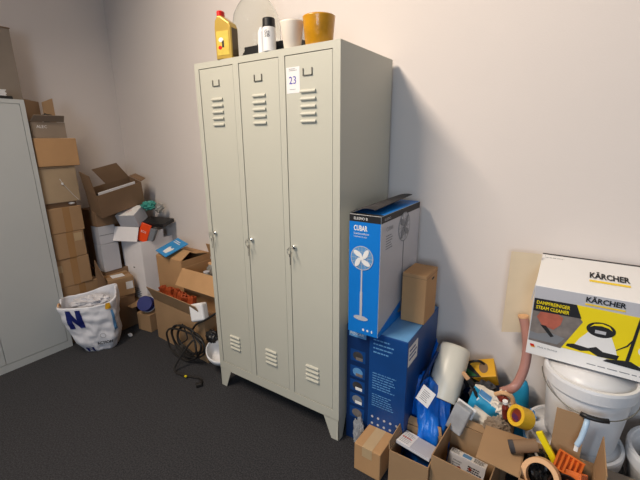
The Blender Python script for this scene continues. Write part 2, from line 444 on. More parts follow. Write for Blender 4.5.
# ------------------------------------------------------------------ grey cabinet on the left
def cabinet():
    x0, x1, y0, y1, H = -2.468, -2.088, -1.185, -.285, 1.69
    cx, cy = (x0 + x1) / 2, (y0 + y1) / 2
    r = thing('metal_cabinet', 'pale grey two-door steel cupboard at the left edge of the picture', 'cabinet', (cx, cy, 0))
    T = (x0 - cx, x1 - cx, y0 - cy, y1 - cy)
    obj('cabinet_body', B((T[0], T[1] - .012, T[2], T[3], 0, H), (T[1] - .012, T[1], T[2], T[2] + .025, 0, H), (T[1] - .012, T[1], T[3] - .025, T[3], 0, H), (T[1] - .012, T[1], T[2] + .025, T[3] - .025, H - .024, H), (T[1] - .012, T[1], T[2] + .025, T[3] - .025, 0, .05)), M['cab'], r)
    ym = -.672 - cy
    for a, b, hy in ((T[2] + .027, ym - .0015, ym - .04), (ym + .0015, T[3] - .027, ym + .04)):
        d = obj('door', B((T[1] - .011, T[1] - .0005, a, b, .053, H - .027)), M['cab'], r, bev=.002)
        if a < ym - .1:
            obj('handle', B((T[1], T[1] + .018, hy - .01, hy + .01, .9, 1.0)), M['black'], d, bev=.003)
    # things on the cabinet
    r = thing('wall_cupboard', 'tall dull beige cupboard unit standing on the grey cabinet', 'cupboard', (-2.36, -.65, H))
    obj('cupboard_body', B((-.105, .10, -.5, .425, 0, .43)), M['blind'], r, bev=.003)
    obj('cupboard_edge', B((-.106, .104, -.5, .427, .43, .436)), M['card_dark'], r)
    r = thing('document_tray', 'flat black tray under a sheaf of papers on the grey cabinet', 'tray', (-2.165, -.46, H))
    obj('tray_body', B((-.075, .07, -.15, .125, 0, .018)), M['black'], r, bev=.004)
    r = thing('paper_stack', 'thin stack of white papers lying on the black tray', 'papers', (-2.165, -.47, H + .018))
    bm = bmesh.new()
    for k in range(6):
        o = random.uniform(-.004, .004); B((-.07 + o, .062 + o, -.14, .112 + o * 2, k * .006, k * .006 + .005), bm=bm)
    obj('paper_sheets', bm, M['paper'], r)
cabinet()

# ------------------------------------------------------------------ box stack in the corner
def stack():
    G = 'cardboard boxes stacked between cabinet and back wall'
    # (z0, z1, x front, y0, y1, material, label, rz)
    rows = [
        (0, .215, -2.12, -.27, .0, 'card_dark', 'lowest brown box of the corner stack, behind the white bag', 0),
        (.217, .43, -2.13, -.27, -.01, 'card', 'brown carton second from the floor in the corner stack', 1),
        (.432, .636, -2.125, -.272, -.055, 'card', 'taped brown carton third from the floor in the corner stack', -2),
        (.638, .822, -2.12, -.272, -.068, 'card', 'brown carton with a pale square label in the corner stack', 1),
        (.824, 1.0, -2.12, -.272, -.055, 'card', 'brown carton with a wide tape strip, under the tall pale carton', 1),
        (1.034, 1.278, -2.12, -.272, -.046, 'card_pale', 'tall pale carton with a trailing white string in the corner stack', 0),
        (1.28, 1.462, -2.105, -.272, -.018, 'card_warm', 'orange-brown wide box, topmost closed one of the corner stack', 0),
    ]
    for k, (z0, z1, xf, y0, y1, m, lab, rz) in enumerate(rows):
        w = .30; d = y1 - y0
        r = carton('cardboard_box', lab, (xf - w / 2, (y0 + y1) / 2, z0), R(rz), w, d, z1 - z0, m, group=G, tape=False)
        F = Face((w / 2, -d / 2, 0), (0, 1, 0), (0, 0, 1)); h = z1 - z0
        if k in (1, 2, 3, 4):
            obj('packing_tape', F.rect(d * .42, d * .42 + .045, 0, h, .001), M['tape'], r)
        if k == 3: obj('paper_label', F.rect(d * .66, d * .93, h * .62, h * .93, .0014), M['tape_clear'], r)
        if k == 5:
            obj('string', tube([F.p(d * .5, h * .66, .002), F.p(d * .58, h * .5, .004), F.p(d * .68, h * .36, .002), F.p(d * .82, h * .16, .003), F.p(d * .93, h * .03, .002)], .0014, 6), M['paper'], r)
            obj('loose_knot', blob(.007, .008, .01, .3, 3, 4, 2), M['paper'], r, loc=F.p(d * .55, h * .52, .004))
            obj('box_seam', F.rect(0, d * .8, h - .012, h - .009, .001), M['card_dark'], r)
        if k == 2: obj('paper_label', F.rect(.0, .035, h * .55, h * .8, .0014), M['tape_clear'], r)
    # a crushed flat tray between the pale carton and the next one
    r = thing('flat_carton', 'dark flattened carton squeezed under the tall pale carton', 'cardboard box', (-2.27, -.165, 1.001))
    obj('box_body', B((-.14, .13, -.1, .095, 0, .031)), M['card_dark'], r, bev=.003)
    obj('paper_scrap', blob(.012, .02, .008, .3, 3, 2, 3), M['paper'], r, loc=(.137, .06, .02))
    # open box on top
    r = carton('open_cardboard_box', 'small open brown box with torn flaps on top of the corner stack', (-2.20, -.165, 1.464), 0, .16, .20, .10, 'card_grey', open_=True,
               flaps={'r': (48, .055)}, group=G)
    # back flaps upright
    def torn(u, v):
        zz = .10 + v * (.165 - (.05 if .3 < u < .62 and v > .5 else 0) - .03 * abs(u - .45))
        return (-.14 - .0, -.1 + u * .2, zz)
    obj('flap', sheet(lambda u, v: (-.075 + .0 * v, -.10 + u * .13, .10 + v * (.155 - .02 * u)), 4, 4, .0035), M['card_dark'], r)
    obj('flap', sheet(lambda u, v: (-.03, .03 + .068 * u, .10 + v * (.13 + .03 * u)), 4, 4, .0035), M['card'], r)
    obj('crumpled_wrapper', blob(.045, .03, .03, .4, 3, 9, 3), M['black'], r, loc=(-.02, .04, .13))
    Face((.08, -.1, 0), (0, 1, 0), (0, 0, 1)).text('ALEC', .03, .062, .018, M['paper'], r, width=.06)
stack()

# ------------------------------------------------------------------ white shopping bag
def shopping_bag():
    cx, cy = -1.915, -.175
    r = thing('shopping_bag', 'white woven shopping bag with a big navy letter N, standing on the carpet', 'bag', (cx, cy, 0), R(0))
    # local frame: front faces the viewer; e1 to the right, e2 away
    e1 = Vector((math.cos(R(52)), math.sin(R(52)), 0)); e2 = Vector((-e1.y, e1.x, 0))
    H = .385
    def S(t, v, ins=0):
        # t = angle, front at -90 degrees
        v_ = v
        a = .118 + .062 * v_ ** .8 ; b = .085 + .03 * v_
        k = 4.5
        c, s = math.cos(t), math.sin(t)
        q = (abs(c) ** k + abs(s) ** k) ** (-1 / k)
        base = min(1, .80 + .9 * v_) if v_ < .22 else 1
        x = (a * q * c) * base; y = (b * q * s) * base
        wob =   .007 * noise.noise(Vector((c * 2.2, s * 2.2, v * 3.2))) + .005 * noise.noise(Vector((c * 6, s * 6, v * 9 + 4)))
        top = H + .022 * c + .018 * math.sin(2 * t + .8) + (.016 if s > 0 else 0) - .02 * (1 if s < 0 else 0)
        z = v * top
        x += wob * c * 1.6 - .035 * v + .012 ; y += wob * s * 1.6
        x *= 1 - ins * .05; y *= 1 - ins * .05
        return e1 * x + e2 * y + Vector((0, 0, z + (.004 if ins else 0)))
    bm = bmesh.new(); n = 96; m = 40
    rg = [[bm.verts.new(S(2 * PI * i / n, j / m)) for i in range(n)] for j in range(m + 1)]
    ri = [[bm.verts.new(S(2 * PI * i / n, 1 - j / m, 1)) for i in range(n)] for j in range(m // 2)]
    al = rg + ri
    for a, b in zip(al, al[1:]):
        for i in range(n): bm.faces.new((a[i], a[(i + 1) % n], b[(i + 1) % n], b[i]))
    bm.faces.new(rg[0][::-1])
    obj('bag_body', bm, M['bag'], r, smooth=True)
    obj('inner_plastic', blob(.125, .065, .05, .35, 3.2, 5, 4), M['bag_in'], r, loc=e1 * -.012 + Vector((0, 0, .345)), smooth=False, rot=(0, 0, R(52)))
    # printing that follows the cloth; X along the front (metres), Y up
    def fn(X, Y, z=.0045):
        # X measured from centre; find t on the front side
        v = Y / .30
        a = .118 + .062 * max(v, 0) ** .8
        c = max(-.97, min(.97, X / a)); t = -PI / 2 + math.asin(c) if abs(c) < .97 else -PI / 2
        # superellipse: find t so that x matches
        lo, hi = -PI, 0
        for _ in range(24):
            mid = (lo + hi) / 2; cc, ss = math.cos(mid), math.sin(mid); q = (abs(cc) ** 4.5 + abs(ss) ** 4.5) ** (-1 / 4.5)
            if a * q * cc < X: lo = mid
            else: hi = mid
        p = S(mid, v); nn = (p - Vector((0, 0, p.z))).normalized()
        return p - e2 * z
    def band(pts4, name, m, parent):
        (a, b, c, d) = [Vector((*p, 0)) for p in pts4]; bm = bmesh.new(); N = 8
        g = [[bm.verts.new(fn(*((a.lerp(b, i / N)).lerp(d.lerp(c, i / N), j / N))[:2])) for j in range(N + 1)] for i in range(N + 1)]
        for i in range(N):
            for j in range(N): bm.faces.new((g[i][j], g[i + 1][j], g[i + 1][j + 1], g[i][j + 1]))
        return bm
    x0, x1, y0, y1, s = -.122, -.036, .172, .288, .029
    bm = bmesh.new()
    N = 10
    for q in ([(x0, y0), (x0 + s, y0), (x0 + s, y1), (x0, y1)], [(x1 - s, y0), (x1, y0), (x1, y1), (x1 - s, y1)], [(x0 + s * .6, y1), (x0, y1), (x1 - s * .6, y0), (x1, y0)][0:0] or [(x0 + .001, y1), (x0 + s, y1), (x1 - .001, y0), (x1 - s, y0)]):
        a, b, c, d = [Vector((*p, 0)) for p in q]
        g = [[bm.verts.new(fn(*(a.lerp(b, i / N).lerp(d.lerp(c, i / N), j / N))[:2])) for j in range(N + 1)] for i in range(N + 1)]
        for i in range(N):
            for j in range(N): bm.faces.new((g[i][j], g[i + 1][j], g[i + 1][j + 1], g[i][j + 1]))
    obj('printed_letter', bm, M['bagnavy'], r)
    F = Face((0, 0, 0), (1, 0, 0), (0, 0, 1))
    F.text('ACTION', .0, .045, .020, M['ink'], r, width=.10, bold=.02, fn=lambda X, Y: fn(X, Y), rot=.05)
    bm = bmesh.new(); n = 20
    for k in range(n):
        t0, t1 = 2 * PI * k / n, 2 * PI * (k + 1) / n
        vs = [bm.verts.new(fn(.052 + ra * math.cos(t), .105 + rb * math.sin(t))) for ra, rb, t in ((.016, .013, t0), (.018, .015, t0), (.018, .015, t1), (.016, .013, t1))]
        bm.faces.new(vs)
    obj('printed_emblem', bm, M['greyink'], r)
    F.text('N', -.085, -.002, .04, M['bagnavy'], r, width=.055, bold=.03, fn=lambda X, Y: fn(X, max(Y, .004)))
    obj('printed_patch', band([(.115, .27), (.15, .262), (.15, .30), (.125, .305)], 'a', None, r), M['amber'], r)
    obj('printed_patch', band([(.128, .12), (.145, .12), (.155, .25), (.142, .25)], 'a', None, r), M['skyblue'], r)
    obj('handle', tube(spline([S(-2.9, .95, 1), S(-2.8, 1.0, 1) + Vector((0, 0, .008)), S(-2.6, 1, 1) + Vector((0, 0, .008)), S(-2.5, .95, 1)], 6), .006, 6), M['tan'], r)
shopping_bag()

r = thing('crumpled_paper', 'small crumpled white paper on the carpet right of the white bag', 'paper', (-1.86, .02, .012))
obj('paper_ball', blob(.022, .014, .012, .4, 3, 3, 3), M['paper'], r)

# ------------------------------------------------------------------ heap behind the bag
def heap():
    # carton right of / behind the bag
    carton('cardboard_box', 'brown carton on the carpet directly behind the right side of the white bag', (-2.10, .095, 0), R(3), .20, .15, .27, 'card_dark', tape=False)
    r = carton('cardboard_box', 'small taped carton with white address labels, above the shopping bag', (-2.10, .11, .272), R(-14), .20, .18, .15, 'card', tape=True)
    F = Face((-.10, -.09, .15), (1, 0, 0), (0, 1, 0))
    obj('paper_label', F.rect(.09, .17, .04, .13, .0016), M['paper'], r)
    F = Face((.10, -.09, 0), (0, 1, 0), (0, 0, 1))
    obj('paper_label', F.rect(.12, .17, .05, .11, .0014), M['paper'], r)
    # folded cardboard sheet leaning against the stack
    r = thing('cardboard_sheet', 'bent sheet of brown cardboard leaning behind the shopping bag beside the stack', 'cardboard sheet', (-2.08, -.01, .272))
    obj('folded_sheet', sheet(lambda u, v: (-.06 + .10 * u, -.03 + .02 * v + .06 * u * (1 - v), .0 + v * (.30 - .12 * u)), 8, 8, .004), M['card_dark'], r)
    # white boxes
    r = thing('white_box', 'plain pale grey-white box on its side behind the open-topped tall white box', 'box', (-2.29, .185, .45), R(0))
    obj('box_body', B((.03, .14, -.135, -.0, 0, .22)), M['greybox'], r, bev=.003)
    r2 = thing('white_box', 'low white box with grey seam under the tilted open carton', 'box', (-2.29, .185, .672), R(0))
    obj('box_body', B((.03, .14, -.135, -.01, 0, .14)), M['greybox'], r2, bev=.003)
    obj('box_seam', B((.1395, .1408, -.135, -.01, .07, .073)), M['dark'], r2)
    r = thing('cardboard_box', 'brown carton supporting the pale boxes beside the stack', 'cardboard box', (-2.28, .16, 0))
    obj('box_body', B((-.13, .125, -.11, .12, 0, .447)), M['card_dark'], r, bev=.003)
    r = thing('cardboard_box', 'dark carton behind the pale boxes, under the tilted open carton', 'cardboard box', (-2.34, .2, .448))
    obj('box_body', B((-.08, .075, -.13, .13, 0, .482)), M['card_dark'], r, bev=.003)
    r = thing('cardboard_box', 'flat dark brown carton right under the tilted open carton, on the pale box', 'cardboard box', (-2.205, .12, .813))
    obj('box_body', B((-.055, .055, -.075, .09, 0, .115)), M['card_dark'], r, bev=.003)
    # tall white box
    carton('cardboard_box', 'low brown carton under the tall white box with one flap folded out', (-2.06, .372, 0), 0, .28, .28, .19, 'card', tape=False, flaps={'f': (96, .13)})
    r = thing('tall_white_box', 'tall white open box full of packaging, standing near the back wall', 'box', (-2.06, .375, .192))
    w, d, h = .28, .28, .49
    obj('box_body', B((-w / 2, w / 2, -d / 2, d / 2, 0, .004), (-w / 2, w / 2, -d / 2, -d / 2 + .004, .004, h), (-w / 2, w / 2, d / 2 - .004, d / 2, .004, h), (-w / 2, -w / 2 + .004, -d / 2 + .004, d / 2 - .004, .004, h), (w / 2 - .004, w / 2, -d / 2 + .004, d / 2 - .004, .004, h)), M['whitebox'], r)
    obj('flap', sheet(lambda u, v: (.10 - .235 * u, -d / 2 - .004 - .10 * u + .03 * v, .492 + .11 * v), 4, 2, .003), M['whitebox'], r)
    obj('flap', sheet(lambda u, v: (w / 2 + .006 * v, -d / 2 + .10 + .1 * u, h + .07 * v), 2, 2, .003), M['whitebox'], r)
    obj('packing_fill', B((-w / 2 + .01, w / 2 - .01, -d / 2 + .01, d / 2 - .01, .01, .485)), M['greybox'], r)
    obj('hand_hole', B((-.01, .01, -d / 2 - .001, -d / 2 + .001, .26, .268)), M['dark'], r)
    obj('printed_lettering', lines_bm(Face((-w / 2, -d / 2, 0), (1, 0, 0), (0, 0, 1)), .09, .2, .02, .09, 4, .008, 4), M['greyink'], r)
    # contents
    def slab(name, lab, cat, loc, rot, dims, m):
        t = thing(name, lab, cat, loc, rot); x, y, z = dims
        obj(name + '_body', B((-x / 2, x / 2, -y / 2, y / 2, 0, z)), M[m], t, bev=.003); return t
    slab('black_box', 'flat black box sticking up out of the tall white box', 'box', (-1.93, .40, .80), (R(8), R(2), R(18)), (.22, .14, .03), 'black')
    slab('black_case', 'upright black case wedged beside the orange package', 'box', (-2.07, .33, .69), (R(8), R(-12), R(40)), (.13, .06, .15), 'black')
    t = slab('orange_package', 'bright orange retail package standing in the tall white box', 'package', (-1.965, .27, .68), (R(-6), R(22), R(30)), (.080, .016, .145), 'orange')
    F = Face((-.03, -.009, .06), (1, 0, 0), (0, 0, 1)); F.text('BOX', .008, .012, .018, M['white'], t, width=.04)[ 'label'] = 'pale print'
    slab('grey_package', 'grey plastic package behind the orange one', 'package', (-1.93, .32, .685), (R(0), R(24), R(30)), (.06, .04, .10), 'greyink')
    t = slab('white_carton', 'small white carton with red handwriting below the teal bag', 'box', (-2.075, .30, .815), (R(24), R(-3), R(24)), (.16, .14, .11), 'greybox')
    obj('box_top', B((-.079, .079, -.069, .069, .1095, .112)), M['white'], t)
    obj('printed_lettering', lines_bm(Face((-.07, -.05, .112), (1, 0, 0), (0, 1, 0)), .02, .11, .02, .08, 4, .003, 8), M['skin'], t)
    r = thing('teal_bag', 'crumpled teal plastic bag on the white carton against the wall', 'bag', (-1.985, .385, .945))
    obj('bag_body', blob(.055, .06, .035, .4, 3, 8, 4), M['teal'], r)
    r = thing('clear_bag', 'scrunched clear plastic film beside the teal bag', 'bag', (-1.92, .43, .92))
    obj('bag_body', blob(.03, .035, .04, .45, 4, 3, 3), M['bubble'], r)
    # tilted open carton on top
    r = carton('open_cardboard_box', 'tilted open brown carton with white board inside, on the heap in the corner', (-2.136, .222, .944), (R(14.6), R(-11.5), R(88.9)), .35, .155, .18, 'card_dark', open_=True,
               flaps={'l': (4, .15), 'r': (80, .05)})
    obj('flap', sheet(lambda u, v: (-.02 + .19 * u - .07 * v, .075 + .01 * v, .18 + .13 * v), 4, 4, .0035), M['card_dark'], r)
    obj('inner_board', B((-.155, .13, -.068, -.062, .01, .195)), M['paper'], r)
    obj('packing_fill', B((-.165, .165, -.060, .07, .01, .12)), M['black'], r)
    carton('small_cardboard_box', 'small low brown box under the round navy reel', (-1.85, .175, 0), R(8), .14, .09, .145, 'card', tape=False)
    # reel
    r = thing('cable_reel', 'navy and white round reel on a small brown box, left of the orange-parts carton', 'reel', (-1.85, .185, .205), (R(62), R(0), R(38)))
    obj('reel_body', lathe([(0, 0), (.055, 0), (.06, .012), (.045, .02), (.045, .05), (.06, .058), (.055, .07), (0, .07)], 28), M['bagnavy'], r)
    obj('white_stripe', lathe([(.0455, .022), (.049, .024), (.049, .032), (.0455, .034)], 28), M['white'], r)
    obj('rim', lathe([(.056, -.002), (.063, -.002), (.063, .006), (.056, .006)], 28), M['white'], r)
heap()

# ------------------------------------------------------------------ boxes left of the locker
def left_boxes():
    # carton with blue booklet
    r = carton('cardboard_box', 'tall brown carton with the blue booklet on it, against the back wall', (-1.62, .385, 0), 0, .30, .26, .60, 'card_warm', open_=True,
               flaps={'f': (-62, .11), 'b': (-80, .12), 'l': (-88, .10)})
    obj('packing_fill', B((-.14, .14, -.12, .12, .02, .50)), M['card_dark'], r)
    r = carton('open_cardboard_box', 'open brown carton full of glass jars against the wall, left of the locker', (-1.21, .385, 0), R(0), .50, .26, .555, 'card_warm', open_=True,
               flaps={'f': (142, .13), 'b': (-20, .14)})
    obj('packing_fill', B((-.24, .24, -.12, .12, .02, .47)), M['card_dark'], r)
    for k, (x, y, s) in enumerate(((-.06, .02, .045), (.03, -.05, .042), (.08, .05, .05), (-.15, .05, .04), (-.06, -.075, .034))):
        j = thing('glass_jar', ['round clear jar in the carton beside the locker, middle of the row', 'clear jar at the front of the wall carton nearest the locker', 'large clear jar nearest the locker', 'clear jar beside the blue booklet carton', 'little clear jar at the front of the wall carton'][k], 'jar', (-1.21 + x, .385 + y, .471), group='jars in the wall carton')
        obj('jar_glass', lathe([(0, 0), (s * .8, 0), (s, .01), (s, s * 1.4), (s * .6, s * 1.8), (s * .6, s * 2.1), (0, s * 2.1)], 24), M['bubble'], j, smooth=True)
        obj('lid', lathe([(0, s * 2.1), (s * .65, s * 2.1), (s * .65, s * 2.3), (0, s * 2.3)], 24), M['tan' if k % 2 else 'greybox'], j)
    r = thing('blue_booklet', 'blue booklet with a white apron picture lying on the tall brown carton', 'booklet', (-1.66, .325, .66), (R(20), R(3), R(-14)))
    r.scale = (.82, .82, 1)
    obj('booklet_cover', B((-.115, .115, -.115, .115, 0, .006)), mat('light_blue_print', srgb(58, 146, 208), .4), r)
    F = Face((-.115, -.115, .006), (1, 0, 0), (0, 1, 0))
    obj('printed_picture', F.poly([(.10, .03), (.17, .03), (.185, .10), (.165, .12), (.15, .10), (.12, .10), (.105, .12), (.085, .10)], .001), M['white'], r)
    obj('printed_lettering', lines_bm(F, .03, .17, .165, .205, 2, .009, 3, .001), M['white'], r)
    # front open carton with orange parts
    r = carton('open_cardboard_box', 'open brown carton with orange parts inside, on the carpet left of the locker', (-1.37, .175, 0), R(-3), .60, .115, .31, 'card', open_=True,
               flaps={'f': (24, .125), 'l': (-6, .05)})
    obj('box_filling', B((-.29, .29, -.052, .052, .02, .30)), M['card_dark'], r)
    rr = random.Random(5)
    for k in range(12):
        x = -.27 + .034 * k; y = rr.uniform(-.012, .012)
        g = Matrix.Rotation(R(-3), 4, 'Z') @ Vector((x, y, 0))
        j = thing('orange_clip', 'orange plastic clip in the open carton left of the locker', 'clip', (-1.37 + g.x, .175 + g.y, .301 + .05 * (k % 2)), (rr.uniform(-.3, .3), rr.uniform(-.3, .3), rr.uniform(-.4, .4)), group='orange clips in the open carton')
        obj('clip_body', B((-.026, .026, -.018, -.010, 0, .06), (-.026, .026, .010, .018, 0, .06), (-.026, -.018, -.01, .01, 0, .06), (.0, .008, -.01, .01, 0, .065), (.018, .026, -.01, .01, .0, .055)), M['clip'], j, bev=.002)
    r = thing('router_box', 'rounded white plastic box standing in the orange-parts carton', 'plastic box', (-1.09, .085, .315), (R(-14), R(-16), R(14)))
    obj('case', B((-.055, .055, -.03, .03, 0, .115)), M['plastic_w'], r, bev=.014, seg=3)
    # cable coil
    r = thing('power_cable', 'black power cable hanging in loops from the open carton down to the carpet', 'cable', (-1.2, .0, 0))
    o = Vector((-1.2, 0, 0))
    cp = []
    loops = []
    rr = random.Random(11)
    for k in range(5):
        c = Vector((-1.22 + rr.uniform(-.03, .03), .075 - .011 * k, .13 + rr.uniform(-.02, .025))); a, b = .17 - rr.uniform(0, .055), .115 - rr.uniform(0, .035)
        for t in range(12):
            an = 2 * PI * t / 12 + 1.2; q = 1 + rr.uniform(-.08, .08)
            cp.append(c + Vector((a * q * math.cos(an), 0, max(b * q * math.sin(an), .008 - c.z))) - o + Vector((0, .004 * math.sin(3 * an + k), 0)))
    start = [Vector((-.95, .10, .40)) - o, Vector((-1.03, .07, .34)) - o, Vector((-1.1, .06, .30)) - o]
    end = [Vector((-1.18, -.08, .03)) - o, Vector((-1.10, -.085, .008)) - o, Vector((-1.0, -.05, .008)) - o, Vector((-.955, -.055, .008)) - o, Vector((-.93, -.075, .010)) - o]
    obj('cable_loops', tube(spline(start + cp + end, 4), .0065, 8), M['rubber'], r)
    obj('thin_cable', tube(spline([Vector(p) - o for p in ((-1.25, .06, .26), (-1.20, .05, .17), (-1.28, .04, .1), (-1.15, .03, .07), (-1.10, .04, .14), (-1.16, .05, .25))], 8), .0045, 6), M['rubber'], r)
    obj('plug', B((-.018, .018, -.012, .012, 0, .024)), M['rubber'], r, bev=.005, loc=Vector((-.925, -.095, 0)) - o, rot=(0, 0, R(60)))
    obj('cable_tie', B((-.007, .007, -.005, .005, 0, .008)), M['yellow'], r, loc=Vector((-1.06, -.088, .013)) - o)
    # white bowl with black content
    r = thing('white_bowl', 'white plastic seat-like bowl leaning beside the locker foot', 'bowl', (-.95, .11, .115), (R(15), R(25), 0))
    obj('bowl_shell', lathe([(0, -.055), (.04, -.052), (.075, -.03), (.09, .01), (.093, .045), (.088, .045), (.084, .01), (.07, -.022), (0, -.045)], 36), M['plastic_w'], r, smooth=True)
    r = thing('black_bag', 'black crumpled pouch above the white bowl beside the locker', 'pouch', (-1.0, .095, .225))
    obj('pouch_body', blob(.045, .035, .045, .3, 3, 3, 4), M['black'], r, smooth=True)
left_boxes()

# ------------------------------------------------------------------ blue boxes right of the locker
def fan_print(F, a, b, R0, h, parent, face_m='white', s=1, tone='white'):
    """printed pedestal fan: head centre (a,b), radius R0, stem length h"""
    g = obj('printed_fan', F.ell(a, b, R0, R0, .0022), M['skyblue' if tone == 'white' else 'greybox'], parent)
    bm = F.ring(a, b, R0 * .94, R0, .0028); F.ring(a, b, R0 * .52, R0 * .55, .0032, bm)
    for k in range(16):
        t = 2 * PI * k / 16; c, q = math.cos(t), math.sin(t)
        F.poly([(a + R0 * .2 * c + .0006 * q, b + R0 * .2 * q - .0006 * c), (a + R0 * c + .0006 * q, b + R0 * q - .0006 * c), (a + R0 * c - .0006 * q, b + R0 * q + .0006 * c), (a + R0 * .2 * c - .0006 * q, b + R0 * .2 * q + .0006 * c)], .0032, bm)
    obj('printed_cage', bm, M['greybox' if tone == 'white' else 'greyink'], g)
    bm = bmesh.new()
    for k in range(4):
        t = PI / 2 * k + .8; F.ell(a + R0 * .5 * math.cos(t), b + R0 * .5 * math.sin(t), R0 * .42, R0 * .2, .0042 + .0001 * k, bm, 16, t + .3)
    F.ell(a, b, R0 * .18, R0 * .18, .0052, bm)
    obj('printed_blades', bm, M['white' if tone == 'white' else 'greyink'], g)
    bm = F.rect(a - .0035 * s, a + .0035 * s, b - h, b - R0, .0022)
    F.rect(a - .0055 * s, a + .0055 * s, b - h, b - h * .55, .0028, bm)
    F.ell(a, b - h, .034 * s, .011 * s, .0026, bm)
    obj('printed_stand', bm, M['greybox' if tone == 'white' else 'greyink'], g)

def blue_boxes():
    zt = .622
    # narrow blue carton next to the locker
    r = thing('appliance_box', 'narrow dark blue carton with product pictures, on the floor next to the locker', 'box', (.069, .265, 0))
    w, d, h = .118, .42, .62
    obj('box_body', B((-w / 2, w / 2, -d / 2, d / 2, 0, h)), M['navy_d'], r, bev=.003)
    F = Face((-w / 2, -d / 2, 0), (1, 0, 0), (0, 0, 1))
    obj('printed_label', F.rect(.012, .10, .565, .60), M['skyblue'], r)
    F.text('FOXAR', .02, .575, .014, M['white'], r, width=.07, z=.002)
    for k, (b, c) in enumerate(((.47, 'grey_d'), (.385, 'skyblue'), (.31, 'grey_d'), (.235, 'greyink'), (.16, 'picgrey'))):
        q = obj('printed_picture', F.rect(.02, .098, b - .03, b + .03), M['navy'], r)
        obj('printed_product', F.ell(.06, b, .026, .022, .0015), M[c], q)
        obj('printed_product', F.rect(.05, .085, b - .022, b - .006, .0018), M['white' if k in (2, 3) else 'picgrey'], q)
    # wide blue carton
    r = thing('appliance_box', 'wide blue carton with rows of white text, on the floor below the small brown box', 'box', (.222, .25, 0))
    w, d, h = .178, .42, .62
    obj('box_body', B((-w / 2, w / 2, -d / 2, d / 2, 0, h)), M['navy'], r, bev=.003)
    F = Face((-w / 2, -d / 2, 0), (1, 0, 0), (0, 0, 1))
    obj('printed_lettering', lines_bm(F, .02, .12, .52, .60, 4, .006, 3), M['skyblue'], r)
    obj('printed_lettering', lines_bm(F, .02, .14, .34, .43, 7, .0045, 6), M['skyblue'], r)
    obj('printed_lettering', lines_bm(F, .02, .13, .25, .32, 6, .004, 9), M['skyblue'], r)
    bm = bmesh.new()
    for i in range(5):
        for j in range(3): F.ell(.025 + .03 * i, .12 + .036 * j, .006, .006, .001, bm, 12)
    obj('printed_symbols', bm, M['greybox'], r)
    T = Face((-w / 2, -d / 2, h), (1, 0, 0), (0, 1, 0))
    obj('printed_top', T.rect(.004, w - .004, .004, d - .004), M['skyblue'], r)
    S = Face((w / 2, -d / 2, 0), (0, 1, 0), (0, 0, 1))
    q = obj('printed_label', S.rect(.008, .12, .50, .59), M['paper'], r)
    obj('printed_lettering', lines_bm(S, .02, .11, .52, .58, 3, .008, 3, .0014), M['navy'], q)
    # fan carton
    w, d, h = .142, .44, .526
    r = thing('fan_box', 'upright blue and white carton with a pedestal fan picture, standing on the blue cartons', 'box', (.116, .222, zt))
    obj('box_body', B((-w / 2, w / 2, -d / 2, d / 2, 0, h)), M['white'], r, bev=.002)
    F = Face((-w / 2, -d / 2, 0), (1, 0, 0), (0, 0, 1))
    q = obj('printed_front', F.rect(.001, w - .001, .001, h - .03), M['blue'], r)
    obj('printed_band', F.rect(.001, w - .001, h - .03, h - .001), M['ink'], r)
    F.text('ELESMO B', .022, h - .021, .011, M['white'], r, width=.062, z=.0016)
    F.text('CUBAR', .022, h - .066, .022, M['white'], r, width=.062, bold=.03, z=.0016)
    F.text('Standventilator', .022, h - .082, .009, M['white'], r, width=.07, z=.0016)
    F.text('Ventilateur sur pied', .022, h - .094, .007, M['white'], r, width=.06, z=.0016)
    fan_print(F, .062, .345, .052, .27, q)
    obj('printed_symbols', F.ell(.075, .022, .005, .006, .0016, F.ell(.095, .022, .005, .005, .0016, F.ell(.115, .022, .003, .007, .0016))), M['white'], q)
    S = Face((w / 2, -d / 2, 0), (0, 1, 0), (0, 0, 1))
    obj('printed_side', S.rect(.001, d - .001, .001, h - .03), M['greybox'], r)
    obj('printed_band', S.rect(.001, d - .001, h - .03, h - .001), M['ink'], r)
    S.text('CUBAR', .05, h - .07, .018, M['greyink'], r, width=.07, z=.0016)
    S.text('ELESMO', .03, h - .022, .01, M['greybox'], r, width=.06, z=.0016)
    obj('printed_lettering', lines_bm(S, .05, .12, h - .15, h - .085, 6, .004, 3, .0014), M['greyink'], r)
    obj('printed_corner', S.poly([(.001, .001), (d - .001, .001), (d - .001, .13), (.30, .10), (.001, .02)], .0012), M['blue'], r)
    fan_print(S, .245, .44, .066, .40, r, tone='grey')
    T = Face((-w / 2, -d / 2, h), (1, 0, 0), (0, 1, 0))
    obj('printed_top', T.rect(.001, w - .001, .03, d - .001), M['blue'], r)
    obj('printed_top_edge', T.rect(.001, w - .001, .001, .03), M['ink'], r)
    obj('flap', sheet(lambda u, v: (-w / 2 + (w - .03) * v, -d / 2 + .01 + .40 * u, h + .003 + .022 * math.sin(v * 2.2) + .012 * v * u), 8, 6, .003), [M['grey_d']], r)
    # small brown box on the blue one
    r = carton('small_cardboard_box', 'small plain brown box standing on the wide blue carton beside the fan carton', (.258, .30, zt), R(0), .112, .16, .235, 'card_warm', tape=False)
    obj('hand_slot', B((.0555, .0565, -.005, .03, .195, .205)), M['dark'], r)
    obj('lid_seam', B((-.0565, .0565, -.0806, -.0796, .218, .2195), (.0555, .0566, -.08, .08, .218, .2195)), M['card_dark'], r)
    r = thing('plastic_bag', 'small crumpled clear plastic bag at the foot of the narrow blue carton', 'bag', (.098, .022, .08))
    obj('bag_body', blob(.030, .012, .09, .3, 3, 6, 4, flat=-.078), M['clearfilm'], r)
blue_boxes()

